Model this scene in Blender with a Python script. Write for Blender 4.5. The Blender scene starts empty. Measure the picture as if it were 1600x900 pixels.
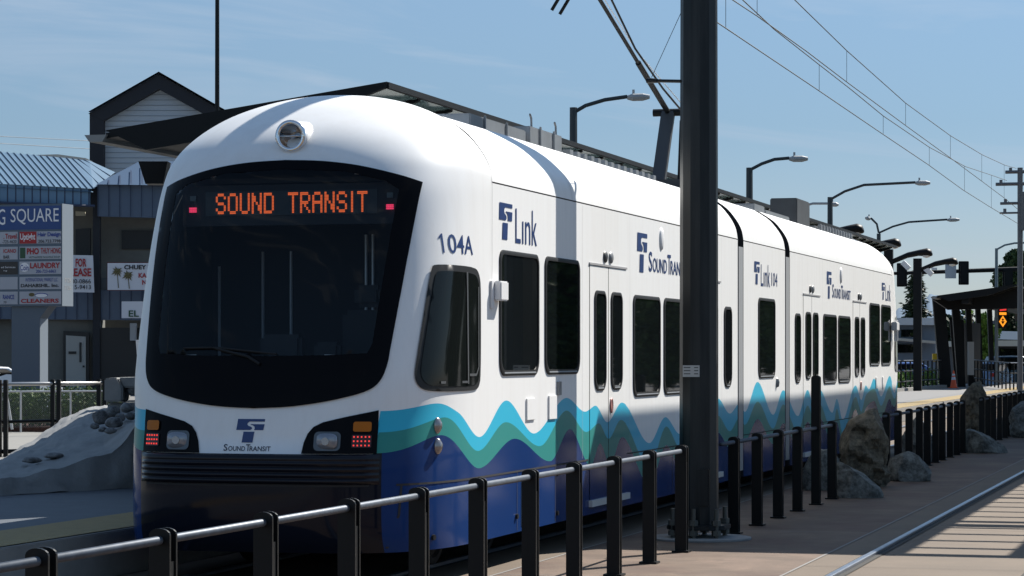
import bpy, bmesh, math, random
from mathutils import Vector, Matrix, noise
from mathutils.bvhtree import BVHTree
from mathutils.geometry import delaunay_2d_cdt, intersect_point_tri_2d
random.seed(7)
SC = bpy.context.scene
COL = SC.collection

# ------------------------------------------------------------------ camera, world, sun
F = 4000.0; TH = math.atan(1135/F); CT, ST = math.cos(TH), math.sin(TH); CAMH = 1.75; HOR = 556.0
cam_d = bpy.data.cameras.new("camera"); cam = bpy.data.objects.new("camera", cam_d); COL.objects.link(cam)
cam_d.sensor_width = 36; cam_d.lens = 36*F/1600; cam_d.shift_y = (HOR-450)/1600
cam_d.clip_start = 0.1; cam_d.clip_end = 20000
cam.location = (0, 0, CAMH); cam.rotation_euler = (math.pi/2, 0, TH)
SC.camera = cam

SUN_AZ, SUN_EL = math.radians(28.0), math.radians(44.5)
SUN = Vector((math.sin(SUN_AZ)*math.cos(SUN_EL), math.cos(SUN_AZ)*math.cos(SUN_EL), math.sin(SUN_EL)))
sl = bpy.data.lights.new("sun", 'SUN'); sl.energy = 4.5; sl.angle = math.radians(0.32); sl.color = (1, .95, .87)
so = bpy.data.objects.new("sun", sl); COL.objects.link(so); so.rotation_euler = SUN.to_track_quat('Z', 'Y').to_euler()

W = bpy.data.worlds.new("World"); SC.world = W; W.use_nodes = True
nt = W.node_tree; nt.nodes.clear()
wo = nt.nodes.new('ShaderNodeOutputWorld'); bg = nt.nodes.new('ShaderNodeBackground')
sky = nt.nodes.new('ShaderNodeTexSky'); sky.sky_type = 'NISHITA'; sky.sun_disc = False
sky.sun_elevation = SUN_EL; sky.sun_rotation = SUN_AZ
sky.air_density = 1.0; sky.dust_density = 0.0; sky.ozone_density = 3.5; sky.altitude = 50
tc = nt.nodes.new('ShaderNodeTexCoord'); mp = nt.nodes.new('ShaderNodeMapping')
mp.inputs['Rotation'].default_value = (0, 0, TH); mp.inputs['Scale'].default_value = (3.2, 3, 26)
rz = nt.nodes.new('ShaderNodeMapping'); rz.inputs['Rotation'].default_value = (0, math.radians(-7), 0)
nz = nt.nodes.new('ShaderNodeTexNoise'); nz.inputs['Scale'].default_value = 1.5; nz.inputs['Detail'].default_value = 6
nz.inputs['Roughness'].default_value = .55; nz.inputs['Distortion'].default_value = .5
rp = nt.nodes.new('ShaderNodeValToRGB'); rp.color_ramp.elements[0].position = .56; rp.color_ramp.elements[1].position = .9
rp.color_ramp.elements[0].color = (0, 0, 0, 1); rp.color_ramp.elements[1].color = (.55, .55, .55, 1)
mx = nt.nodes.new('ShaderNodeMixRGB'); mx.inputs['Color2'].default_value = (9.0, 9.2, 9.6, 1)
nt.links.new(tc.outputs['Generated'], rz.inputs['Vector']); nt.links.new(rz.outputs['Vector'], mp.inputs['Vector'])
nt.links.new(mp.outputs['Vector'], nz.inputs['Vector']); nt.links.new(nz.outputs['Fac'], rp.inputs['Fac'])
nt.links.new(rp.outputs['Color'], mx.inputs['Fac']); nt.links.new(sky.outputs['Color'], mx.inputs['Color1'])
sx = nt.nodes.new('ShaderNodeSeparateXYZ'); nt.links.new(tc.outputs['Generated'], sx.inputs[0])
er = nt.nodes.new('ShaderNodeValToRGB'); nt.links.new(sx.outputs['Z'], er.inputs['Fac'])
for i, (p_, c_) in enumerate(((0, (.315, .336, .436)), (.05, (.345, .362, .436)), (.09, (.352, .380, .432)), (.14, (.445, .455, .475)), (.4, (.90, .85, .74)), (1, (1.14, 1.05, .90)))):
    e_ = er.color_ramp.elements[i] if i < 2 else er.color_ramp.elements.new(p_)
    if i == 1: e_ = er.color_ramp.elements.new(p_) if False else e_
    e_.position = p_; e_.color = (*c_, 1)
tm = nt.nodes.new('ShaderNodeMixRGB'); tm.blend_type = 'MULTIPLY'; tm.inputs['Fac'].default_value = 1
nt.links.new(mx.outputs['Color'], tm.inputs['Color1']); nt.links.new(er.outputs['Color'], tm.inputs['Color2'])
nt.links.new(tm.outputs['Color'], bg.inputs['Color']); bg.inputs['Strength'].default_value = 0.089
nt.links.new(bg.outputs['Background'], wo.inputs['Surface'])
SC.view_settings.view_transform = 'Standard'; SC.view_settings.look = 'None'
SC.view_settings.exposure = 1.0; SC.view_settings.gamma = 1; SC.view_settings.use_curve_mapping = False
SC.render.engine = 'CYCLES'; SC.cycles.use_denoising = True
SC.cycles.max_bounces = 8; SC.cycles.transparent_max_bounces = 24

# ------------------------------------------------------------------ geometry of the place
def at(px, py, w):            # a point w metres deep from the photographer
    k = (px-800)/F
    return Vector((w*(k*CT-ST), w*(k*ST+CT), CAMH-(py-HOR)*w/F))
def onx(px, py, X):
    k = (px-800)/F; w = X/(k*CT-ST)
    return Vector((X, w*(k*ST+CT), CAMH-(py-HOR)*w/F))
def pchip(pts):
    xs = [p[0] for p in pts]; ys = [p[1] for p in pts]; n = len(xs)
    h = [xs[i+1]-xs[i] for i in range(n-1)]; d = [(ys[i+1]-ys[i])/h[i] for i in range(n-1)]
    m = [0.0]*n
    for i in range(1, n-1):
        if d[i-1]*d[i] > 0:
            w1 = 2*h[i]+h[i-1]; w2 = h[i]+2*h[i-1]; m[i] = (w1+w2)/(w1/d[i-1]+w2/d[i])
    def f(x):
        if x <= xs[0]: return ys[0]
        if x >= xs[-1]: return ys[-1]
        i = 0
        while x > xs[i+1]: i += 1
        t = (x-xs[i])/h[i]
        return (ys[i]*(2*t**3-3*t*t+1)+h[i]*m[i]*(t**3-2*t*t+t)+ys[i+1]*(-2*t**3+3*t*t)+h[i]*m[i+1]*(t**3-t*t))
    return f

# ------------------------------------------------------------------ materials
MATS = {}
def mat(name, col, rough=.5, metal=0, spec=.5, var=0, vscale=4, bump=0, bscale=30, emit=None, es=1, coat=0, col2=None, ior=None):
    if name in MATS: return MATS[name]
    m = bpy.data.materials.new(name); m.use_nodes = True; MATS[name] = m
    t = m.node_tree; b = t.nodes['Principled BSDF']
    b.inputs['Base Color'].default_value = (*col, 1); b.inputs['Roughness'].default_value = rough
    b.inputs['Metallic'].default_value = metal; b.inputs['Specular IOR Level'].default_value = spec
    b.inputs['Coat Weight'].default_value = coat; b.inputs['Coat Roughness'].default_value = .03
    if ior: b.inputs['IOR'].default_value = ior
    if emit: b.inputs['Emission Color'].default_value = (*emit, 1); b.inputs['Emission Strength'].default_value = es
    g = t.nodes.new('ShaderNodeNewGeometry') if (var or bump) else None
    if var:
        n = t.nodes.new('ShaderNodeTexNoise'); n.inputs['Scale'].default_value = vscale; n.inputs['Detail'].default_value = 8
        n.inputs['Roughness'].default_value = .65
        r = t.nodes.new('ShaderNodeValToRGB'); r.color_ramp.elements[0].position = .3; r.color_ramp.elements[1].position = .7
        c2 = col2 or tuple(min(1, c*(1+var)) for c in col)
        r.color_ramp.elements[0].color = (*[c*(1-var) for c in col], 1); r.color_ramp.elements[1].color = (*c2, 1)
        t.links.new(g.outputs['Position'], n.inputs['Vector']); t.links.new(n.outputs['Fac'], r.inputs['Fac'])
        t.links.new(r.outputs['Color'], b.inputs['Base Color'])
    if bump:
        n = t.nodes.new('ShaderNodeTexNoise'); n.inputs['Scale'].default_value = bscale; n.inputs['Detail'].default_value = 6
        bp = t.nodes.new('ShaderNodeBump'); bp.inputs['Strength'].default_value = bump; bp.inputs['Distance'].default_value = .02
        t.links.new(g.outputs['Position'], n.inputs['Vector']); t.links.new(n.outputs['Fac'], bp.inputs['Height'])
        t.links.new(bp.outputs['Normal'], b.inputs['Normal'])
    return m
WHITE = mat('white paint', (.80, .80, .79), .38, spec=.35, var=.015, vscale=2.5)
def grime(m, lo, hi):
    t = m.node_tree; b = t.nodes['Principled BSDF']; g = t.nodes.new('ShaderNodeNewGeometry'); mp_ = t.nodes.new('ShaderNodeMapping'); mp_.inputs['Scale'].default_value = (7, 7, .55)
    n = t.nodes.new('ShaderNodeTexNoise'); n.inputs['Scale'].default_value = 1.0; n.inputs['Detail'].default_value = 9; n.inputs['Roughness'].default_value = .7
    r = t.nodes.new('ShaderNodeValToRGB'); r.color_ramp.elements[0].position = .34; r.color_ramp.elements[1].position = .56
    r.color_ramp.elements[0].color = (*lo, 1); r.color_ramp.elements[1].color = (*hi, 1)
    t.links.new(g.outputs['Position'], mp_.inputs['Vector']); t.links.new(mp_.outputs['Vector'], n.inputs['Vector'])
    t.links.new(n.outputs['Fac'], r.inputs['Fac']); t.links.new(r.outputs['Color'], b.inputs['Base Color'])
    r2 = t.nodes.new('ShaderNodeMapRange'); r2.inputs['To Min'].default_value = .5; r2.inputs['To Max'].default_value = .28
    t.links.new(n.outputs['Fac'], r2.inputs['Value']); t.links.new(r2.outputs['Result'], b.inputs['Roughness'])
grime(WHITE, (.765, .76, .745), (.80, .80, .79))
CYAN = mat('cyan vinyl', (.04, .44, .63), .3, spec=.12)
GREEN = mat('sea green vinyl', (.04, .25, .23), .3, spec=.1)
BLUE = mat('navy vinyl', (.012, .038, .14), .12, spec=.08)
LOGO = mat('logo blue', (.02, .045, .15), .3)
BLACK = mat('gloss black', (.004, .004, .005), .12, spec=.07)
BLACKN = mat('black navy paint', (.006, .008, .016), .10, spec=.22)
RUBBER = mat('black rubber', (.014, .015, .016), .5, spec=.25)
DARKGLASS = mat('dark tinted glass', (.006, .008, .009), .02, spec=.5)
TRIM = mat('grey trim and lit sill', (.2, .21, .22), .4)
SEAM = mat('dark seam', (.015, .015, .018), .7)
SEAML = mat('pale seam', (.3, .3, .31), .6); JOINT = mat('paving joint', (.2, .19, .18), .8)
CHROME = mat('chrome', (.75, .76, .78), .12, metal=1)
ALU = mat('aluminium sheet', (.27, .285, .30), .4, metal=.5, var=.15, vscale=3)
DKGREY = mat('dark grey metal', (.045, .05, .055), .5, var=.2)
UNDER = mat('underframe grime', (.012, .012, .013), .8)
POST = mat('black satin paint', (.005, .006, .007), .4, spec=.22, bump=.05, bscale=60)
POLE = mat('black pole paint', (.008, .011, .013), .3, spec=.3); grime(POLE, (.022, .026, .028), (.007, .010, .012))
RAILPIPE = mat('galvanised pipe', (.07, .085, .108), .5, metal=.4, var=.25, vscale=14)
STEEL = mat('worn rail steel', (.20, .23, .28), .32, metal=.8, var=.15, vscale=6)
AMBER = mat('amber lens', (.42, .125, .006), .3, spec=.2)
REDL = mat('red led', (.3, .01, .01), .3, emit=(1, .06, .05), es=.45)
LENS = mat('clear lens', (.22, .24, .28), .15, metal=.4, coat=.6)
LED = mat('orange led', (.2, .04, .01), .4, emit=(1, .15, .035), es=.62)
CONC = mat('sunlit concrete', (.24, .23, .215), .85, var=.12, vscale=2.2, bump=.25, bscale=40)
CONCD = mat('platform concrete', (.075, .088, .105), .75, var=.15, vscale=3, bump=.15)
CONCW = mat('precast concrete', (.22, .225, .225), .85, var=.14, vscale=3, bump=.3, bscale=25)
TACT = mat('tactile yellow', (.25, .17, .05), .7, var=.15, vscale=8, bump=.4, bscale=60)
CANOPY = mat('black canopy steel', (.006, .007, .008), .5, spec=.2)
CGLASS = mat('canopy glass', (.20, .30, .30), .15, coat=.2)
BRED = mat('signal red', (.5, .02, .02), .4)
CONE = mat('orange plastic', (.75, .10, .02), .5)
YEL = mat('yellow paint', (.65, .42, .02), .5)
ASPH = mat('asphalt', (.055, .055, .058), .9, var=.2, vscale=2, bump=.3)
SIGNW = mat('sign white', (.55, .57, .62), .5)
BARK = mat('bark', (.07, .05, .035), .9, var=.3, bump=.5)

def paving():
    m = mat('stamped paving', (.135, .105, .092), .8, bump=.15, bscale=45)
    t = m.node_tree; b = t.nodes['Principled BSDF']; g = t.nodes.new('ShaderNodeNewGeometry')
    n1 = t.nodes.new('ShaderNodeTexNoise'); n1.inputs['Scale'].default_value = .9; n1.inputs['Detail'].default_value = 9; n1.inputs['Roughness'].default_value = .6
    r = t.nodes.new('ShaderNodeValToRGB'); e = r.color_ramp.elements
    e[0].position = .36; e[0].color = (.086, .044, .029, 1); e[1].position = .66; e[1].color = (.158, .104, .073, 1)
    x = e.new(.5); x.color = (.112, .073, .048, 1)
    n2 = t.nodes.new('ShaderNodeTexNoise'); n2.inputs['Scale'].default_value = 60; n2.inputs['Detail'].default_value = 4
    mm = t.nodes.new('ShaderNodeMixRGB'); mm.blend_type = 'OVERLAY'; mm.inputs['Fac'].default_value = .25
    t.links.new(g.outputs['Position'], n1.inputs['Vector']); t.links.new(g.outputs['Position'], n2.inputs['Vector'])
    t.links.new(n1.outputs['Fac'], r.inputs['Fac']); t.links.new(r.outputs['Color'], mm.inputs['Color1']); t.links.new(n2.outputs['Fac'], mm.inputs['Color2'])
    n3 = t.nodes.new('ShaderNodeTexNoise'); n3.inputs['Scale'].default_value = 2.3; n3.inputs['Detail'].default_value = 10; n3.inputs['Roughness'].default_value = .7; n3.inputs['Distortion'].default_value = 1.2
    r3 = t.nodes.new('ShaderNodeValToRGB'); r3.color_ramp.elements[0].position = .33; r3.color_ramp.elements[1].position = .62
    r3.color_ramp.elements[0].color = (.62, .60, .58, 1); r3.color_ramp.elements[1].color = (1.06, 1.04, 1.02, 1)
    m3 = t.nodes.new('ShaderNodeMixRGB'); m3.blend_type = 'MULTIPLY'; m3.inputs['Fac'].default_value = .8
    t.links.new(g.outputs['Position'], n3.inputs['Vector']); t.links.new(n3.outputs['Fac'], r3.inputs['Fac'])
    t.links.new(mm.outputs['Color'], m3.inputs['Color1']); t.links.new(r3.outputs['Color'], m3.inputs['Color2'])
    t.links.new(m3.outputs['Color'], b.inputs['Base Color']); return m
PAVE = paving()
PAVEG = mat('grey track slab', (.120, .088, .060), .8, var=.15, vscale=1.2, bump=.15, bscale=45)

def glass_mat():
    m = bpy.data.materials.new('windscreen glass'); m.use_nodes = True; t = m.node_tree; t.nodes.clear()
    o = t.nodes.new('ShaderNodeOutputMaterial'); tr = t.nodes.new('ShaderNodeBsdfTransparent'); gl = t.nodes.new('ShaderNodeBsdfGlossy')
    tr.inputs['Color'].default_value = (.60, .66, .70, 1); gl.inputs['Roughness'].default_value = .01; gl.inputs['Color'].default_value = (.8, .85, .9, 1)
    fr = t.nodes.new('ShaderNodeFresnel'); fr.inputs['IOR'].default_value = 1.32
    mi = t.nodes.new('ShaderNodeMixShader'); t.links.new(fr.outputs['Fac'], mi.inputs['Fac'])
    t.links.new(tr.outputs[0], mi.inputs[1]); t.links.new(gl.outputs[0], mi.inputs[2]); t.links.new(mi.outputs[0], o.inputs['Surface'])
    return m
GLASS = glass_mat()

def chain_mat():
    m = bpy.data.materials.new('chain link mesh'); m.use_nodes = True; t = m.node_tree; b = t.nodes['Principled BSDF']
    b.inputs['Base Color'].default_value = (.22, .24, .24, 1); b.inputs['Metallic'].default_value = .3; b.inputs['Roughness'].default_value = .5
    tcn = t.nodes.new('ShaderNodeTexCoord'); facs = []
    for a in (45, -45):
        mpn = t.nodes.new('ShaderNodeMapping'); mpn.inputs['Rotation'].default_value = (0, math.radians(a), 0)
        wv = t.nodes.new('ShaderNodeTexWave'); wv.bands_direction = 'X'; wv.inputs['Scale'].default_value = 9.0
        gt = t.nodes.new('ShaderNodeMath'); gt.operation = 'GREATER_THAN'; gt.inputs[1].default_value = .972
        t.links.new(tcn.outputs['Object'], mpn.inputs['Vector']); t.links.new(mpn.outputs['Vector'], wv.inputs['Vector'])
        t.links.new(wv.outputs['Fac'], gt.inputs[0]); facs.append(gt)
    mxn = t.nodes.new('ShaderNodeMath'); mxn.operation = 'MAXIMUM'
    t.links.new(facs[0].outputs[0], mxn.inputs[0]); t.links.new(facs[1].outputs[0], mxn.inputs[1])
    t.links.new(mxn.outputs[0], b.inputs['Alpha']); return m
CHAIN = chain_mat()

def rock_mat(name, a, c, mossy=.0):
    m = mat(name, a, .9, bump=1.0, bscale=14)
    t = m.node_tree; b = t.nodes['Principled BSDF']; g = t.nodes.new('ShaderNodeNewGeometry')
    n1 = t.nodes.new('ShaderNodeTexNoise'); n1.inputs['Scale'].default_value = 7; n1.inputs['Detail'].default_value = 14; n1.inputs['Roughness'].default_value = .78
    r = t.nodes.new('ShaderNodeValToRGB'); e = r.color_ramp.elements
    e[0].position = .40; e[0].color = (*[v*.35 for v in a], 1); e[1].position = .66; e[1].color = (*c, 1); x = e.new(.52); x.color = (*a, 1)
    t.links.new(g.outputs['Position'], n1.inputs['Vector']); t.links.new(n1.outputs['Fac'], r.inputs['Fac']); t.links.new(r.outputs['Color'], b.inputs['Base Color'])
    return m
ROCKB = rock_mat('mossy brown rock', (.125, .108, .078), (.23, .20, .145))
ROCKG = rock_mat('grey granite rock', (.145, .15, .14), (.26, .27, .25))
ROCKL = rock_mat('river cobble', (.19, .195, .20), (.26, .26, .26))

def leaf_mat(name, c):
    m = mat(name, c, .6, spec=.3)
    t = m.node_tree; b = t.nodes['Principled BSDF']; g = t.nodes.new('ShaderNodeNewGeometry'); n = t.nodes.new('ShaderNodeTexNoise')
    n.inputs['Scale'].default_value = 1.4; n.inputs['Detail'].default_value = 5
    r = t.nodes.new('ShaderNodeValToRGB'); r.color_ramp.elements[0].position = .35; r.color_ramp.elements[1].position = .7
    r.color_ramp.elements[0].color = (*[v*.55 for v in c], 1); r.color_ramp.elements[1].color = (c[0]*1.6, c[1]*1.35, c[2]*1.1, 1)
    t.links.new(g.outputs['Position'], n.inputs['Vector']); t.links.new(n.outputs['Fac'], r.inputs['Fac']); t.links.new(r.outputs['Color'], b.inputs['Base Color'])
    b.inputs['Subsurface Weight'].default_value = 0
    return m
LEAFD = leaf_mat('dark conifer leaf', (.022, .042, .022))
LEAFM = leaf_mat('mid green leaf', (.05, .10, .025))
LEAFL = leaf_mat('bright green leaf', (.10, .20, .03))

# ------------------------------------------------------------------ mesh builder
class MB:
    def __init__(s): s.v = []; s.f = []; s.m = []; s.cur = 0
    def add(s, vs, fs, mi=None):
        o = len(s.v); s.v += [Vector(v) for v in vs]
        for f in fs: s.f.append([i+o for i in f]); s.m.append(s.cur if mi is None else mi)
    def box(s, x0, x1, y0, y1, z0, z1):
        s.add([(x0, y0, z0), (x1, y0, z0), (x1, y1, z0), (x0, y1, z0), (x0, y0, z1), (x1, y0, z1), (x1, y1, z1), (x0, y1, z1)],
              [(0, 3, 2, 1), (4, 5, 6, 7), (0, 1, 5, 4), (1, 2, 6, 5), (2, 3, 7, 6), (3, 0, 4, 7)])
    def obox(s, c, ax, ay, az):   # centre and half-axes
        c = Vector(c); vs = [c+sx*ax+sy*ay+sz*az for sz in (-1, 1) for sx, sy in ((-1, -1), (1, -1), (1, 1), (-1, 1))]
        s.add(vs, [(0, 3, 2, 1), (4, 5, 6, 7), (0, 1, 5, 4), (1, 2, 6, 5), (2, 3, 7, 6), (3, 0, 4, 7)])
    def tube(s, path, r, n=8, cap=True):
        path = [Vector(p) for p in path]; rs = r if isinstance(r, (list, tuple)) else [r]*len(path); rings = []
        for i, p in enumerate(path):
            d = (path[min(i+1, len(path)-1)]-path[max(i-1, 0)]).normalized()
            a = d.cross(Vector((0, 0, 1)))
            if a.length < .05: a = d.cross(Vector((0, 1, 0)))
            a.normalize(); b = a.cross(d)
            rings.append([p+rs[i]*(math.cos(2*math.pi*k/n)*a+math.sin(2*math.pi*k/n)*b) for k in range(n)])
        vs = [v for rg in rings for v in rg]; fs = []
        for i in range(len(path)-1):
            for k in range(n): fs.append((i*n+k, i*n+(k+1) % n, (i+1)*n+(k+1) % n, (i+1)*n+k))
        if cap: fs += [tuple(range(n))[::-1], tuple((len(path)-1)*n+k for k in range(n))]
        s.add(vs, fs)
    def loft(s, loops, closed=True, cap0=False, cap1=False):
        n = len(loops[0]); vs = [v for l in loops for v in l]; fs = []
        for i in range(len(loops)-1):
            for k in range(n if closed else n-1): fs.append((i*n+k, i*n+(k+1) % n, (i+1)*n+(k+1) % n, (i+1)*n+k))
        if cap0: fs.append(tuple(range(n))[::-1])
        if cap1: fs.append(tuple((len(loops)-1)*n+k for k in range(n)))
        s.add(vs, fs)
    def prism(s, poly, vec):      # polygon of 3-D points pushed along vec
        a = [Vector(p) for p in poly]; b = [p+Vector(vec) for p in a]; s.loft([a, b], True, True, True)
    def build(s, name, mats, parent=None, smooth=False, bevel=0, fixn=True, auto=None):
        me = bpy.data.meshes.new(name); me.from_pydata([tuple(v) for v in s.v], [], s.f)
        for m in (mats if isinstance(mats, (list, tuple)) else [mats]): me.materials.append(m)
        me.polygons.foreach_set('material_index', s.m)
        if fixn or bevel:
            bm = bmesh.new(); bm.from_mesh(me)
            if fixn: bmesh.ops.recalc_face_normals(bm, faces=bm.faces)
            if bevel:
                es = [e for e in bm.edges if len(e.link_faces) == 2 and e.calc_face_angle(0) > .6]
                bmesh.ops.bevel(bm, geom=es, offset=bevel, segments=2, affect='EDGES', clamp_overlap=True)
            bm.to_mesh(me); bm.free()
        if smooth: me.polygons.foreach_set('use_smooth', [True]*len(me.polygons))
        if auto: 
            me.polygons.foreach_set('use_smooth', [True]*len(me.polygons)); me.set_sharp_from_angle(angle=math.radians(auto))
        o = bpy.data.objects.new(name, me); COL.objects.link(o)
        if parent: adopt(o, parent)
        return o
def world_loc(o):
    v = Vector(o.location)
    while o.parent: o = o.parent
    return v
BASE = {}
def adopt(o, parent):
    o.parent = parent; b = BASE.get(parent.name, Vector((0, 0, 0)))
    o.matrix_parent_inverse = Matrix.Translation(-b); BASE[o.name] = Vector((0, 0, 0))
def tag(o, label, cat, group=None):
    o['label'] = label; o['category'] = cat
    if group: o['group'] = group
    return o
def thing(name, label, cat, loc=(0, 0, 0), group=None):
    o = bpy.data.objects.new(name, None); COL.objects.link(o); o.location = loc; o.empty_display_size = .2
    BASE[o.name] = Vector(loc); return tag(o, label, cat, group)
def structure(o): o['kind'] = 'structure'; return o
def copy_tree(o, parent=None):
    c = o.copy(); COL.objects.link(c)
    if parent: c.parent = parent; c.matrix_parent_inverse = o.matrix_parent_inverse.copy()
    for ch in [x for x in COL.objects if x.parent == o]: copy_tree(ch, c)
    return c

# ------------------------------------------------------------------ lettering
_tc = {}
def text2d(s, bold=0):
    if (s, bold) in _tc: return _tc[(s, bold)]
    cu = bpy.data.curves.new('lettering', 'FONT'); cu.body = s; cu.offset = bold; cu.resolution_u = 3
    ob = bpy.data.objects.new('lettering', cu); COL.objects.link(ob)
    dg = bpy.context.evaluated_depsgraph_get(); me = bpy.data.meshes.new_from_object(ob.evaluated_get(dg))
    vs = [(v.co.x, v.co.y) for v in me.vertices]; fs = [list(p.vertices) for p in me.polygons]
    bpy.data.objects.remove(ob); bpy.data.curves.remove(cu); bpy.data.meshes.remove(me)
    x0 = min(v[0] for v in vs); x1 = max(v[0] for v in vs); y0 = min(v[1] for v in vs); y1 = max(v[1] for v in vs)
    vs = [((x-x0)/(x1-x0), (y-y0)/(y1-y0)) for x, y in vs]; _tc[(s, bold)] = (vs, fs); return vs, fs
def put_text(mb, s, a0, a1, b0, b1, fn, bold=0, mi=None):
    vs, fs = text2d(s, bold); mb.add([fn(a0+(a1-a0)*x, b0+(b1-b0)*y) for x, y in vs], fs, mi)
def put_poly(mb, poly, fn, mi=None):
    mb.add([fn(a, b) for a, b in poly], [tuple(range(len(poly)))], mi)
def arcpts(cx, cy, r, a0, a1, n=8):
    return [(cx+r*math.cos(math.radians(a0+(a1-a0)*i/n)), cy+r*math.sin(math.radians(a0+(a1-a0)*i/n))) for i in range(n+1)]
def emblem(mb, a0, a1, b0, b1, fn, mi=None):
    # blocky T whose bar and stem are parted by a pale S curve
    X = lambda x: a0+(a1-a0)*x; Y = lambda y: b0+(b1-b0)*y
    q = lambda pts: put_poly(mb, [(X(x), Y(y)) for x, y in pts], fn, mi)
    q([(0, .53), (.50, .53), (.56, .58), (.56, .63), (.50, .68), (.42, .71), (.38, .77), (.39, .83), (.46, .89), (1, .89), (1, 1), (.03, 1)])
    q([(.64, .53), (.97, .53), (1, .78), (.50, .78), (.50, .76), (.59, .73), (.65, .67), (.66, .59)])
    q([(.23, 0), (.62, 0), (.66, .46), (.27, .46)])

# ------------------------------------------------------------------ polygons laid on a curved skin
def inside(p, poly):
    x, y = p; r = False; j = len(poly)-1
    for i in range(len(poly)):
        xi, yi = poly[i]; xj, yj = poly[j]
        if (yi > y) != (yj > y) and x < (xj-xi)*(y-yi)/(yj-yi)+xi: r = not r
        j = i
    return r
def resample(poly, step):
    out = []
    for i in range(len(poly)):
        a = Vector(poly[i]); b = Vector(poly[(i+1) % len(poly)]); n = max(1, int((b-a).length/step))
        out += [tuple(a.lerp(b, k/n)) for k in range(n)]
    return out
def patch(mb, outer, hole, proj, step=.04, mi=None):
    outer = resample(outer, step); pts = list(outer); edges = [(i, (i+1) % len(outer)) for i in range(len(outer))]
    if hole:
        hole = resample(hole, step); o = len(pts); pts += hole; edges += [(o+i, o+(i+1) % len(hole)) for i in range(len(hole))]
    xs = [p[0] for p in outer]; ys = [p[1] for p in outer]
    x = min(xs)+step/2
    while x < max(xs):
        y = min(ys)+step/2
        while y < max(ys):
            if inside((x, y), outer) and not (hole and inside((x, y), hole)) and min((x-q[0])**2+(y-q[1])**2 for q in pts[:len(outer)+(len(hole) if hole else 0)]) > (step*.4)**2: pts.append((x, y))
            y += step
        x += step
    vs, es, fs, *_ = delaunay_2d_cdt([Vector(p) for p in pts], edges, [], 0, 1e-6)
    good = []
    for f in fs:
        c = sum((vs[i] for i in f), Vector((0, 0)))/len(f)
        if inside(c, outer) and not (hole and inside(c, hole)): good.append(list(f))
    mb.add([proj(v.x, v.y) for v in vs], good, mi)
def rr(a0, a1, b0, b1, r, n=6, rb=None):
    rb = rb or r; p = []
    p += arcpts(a1-r, b1-r, r, 0, 90, n); p += arcpts(a0+r, b1-r, r, 90, 180, n)
    p += arcpts(a0+rb, b0+rb, rb, 180, 270, n); p += arcpts(a1-rb, b0+rb, rb, 270, 360, n)
    return p
def catmull(pts, t):
    n = len(pts)-1; x = t*n; i = min(int(x), n-1); f = x-i
    p0 = pts[max(i-1, 0)]; p1 = pts[i]; p2 = pts[i+1]; p3 = pts[min(i+2, n)]
    return [0.5*(2*b+(-a+c)*f+(2*a-5*b+4*c-d)*f*f+(-a+3*b-3*c+d)*f**3) for a, b, c, d in zip(p0, p1, p2, p3)]

# ================================================================== SETTING: ground, track, platform
XC = -7.17; HW = 1.325; XS = XC+HW; YM = 32.5       # train centreline, half width, side plane, mid length
def sheet(name, x0, x1, y0, y1, z, m, nx=1, ny=1):
    b = MB(); b.add([(x0, y0, z), (x1, y0, z), (x1, y1, z), (x0, y1, z)], [(0, 1, 2, 3)]); return structure(b.build(name, m))
sheet('ground', -6000, 6000, -3000, 9000, -.02, ASPH)
sheet('pavement', -5.72, -3.5, -20, 140, -.002, PAVE)
sheet('track_slab', -8.6, -5.72, -20, 140, -.006, PAVEG)
sheet('track_slab', -3.5, 1.2, -20, 140, -.004, PAVEG)
b = MB()
for x in (-5.72, -3.5):
    b.add([(x-.012, -20, .001), (x+.012, -20, .001), (x+.012, 140, .001), (x-.012, 140, .001)], [(0, 1, 2, 3)])
for y in (14.2, 19.7, 25.3, 31, 36.6, 42, 48, 54, 60):
    b.add([(-5.7, y, .002), (-3.52, y, .002), (-3.52, y+.014, .002), (-5.7, y+.014, .002)], [(0, 1, 2, 3)])
structure(b.build('pavement_joints', JOINT))
b = MB()
for y in (16.3, 21.2, 26, 31, 36, 41):
    b.add([(-3.47, y, .0015), (1.1, y, .0015), (1.1, y+.012, .0015), (-3.47, y+.012, .0015)], [(0, 1, 2, 3)])
structure(b.build('pavement_joints', mat('slab joint', (.075, .066, .058), .9)))
RP = [(-.027, 0), (.027, 0), (.027, .024), (.020, .03), (-.020, .03), (-.027, .024)]
b = MB(); g = MB()
for cx in (XC, -2.335):
    for s in (-1, 1):
        x = cx+s*.7525
        b.loft([[Vector((x+p[0], -20, p[1]+.002)) for p in RP], [Vector((x+p[0], 140, p[1]+.002)) for p in RP]], True, True, True)
        for s2 in (-1, 1):
            gx = x+s2*.054
            g.add([(gx-.026, -20, .003), (gx+.026, -20, .003), (gx+.026, 140, .003), (gx-.026, 140, .003)], [(0, 1, 2, 3)])
structure(b.build('rails', STEEL)); structure(g.build('rail_gaps', mat('rubber rail boot', (.03, .028, .025), .9)))

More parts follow.
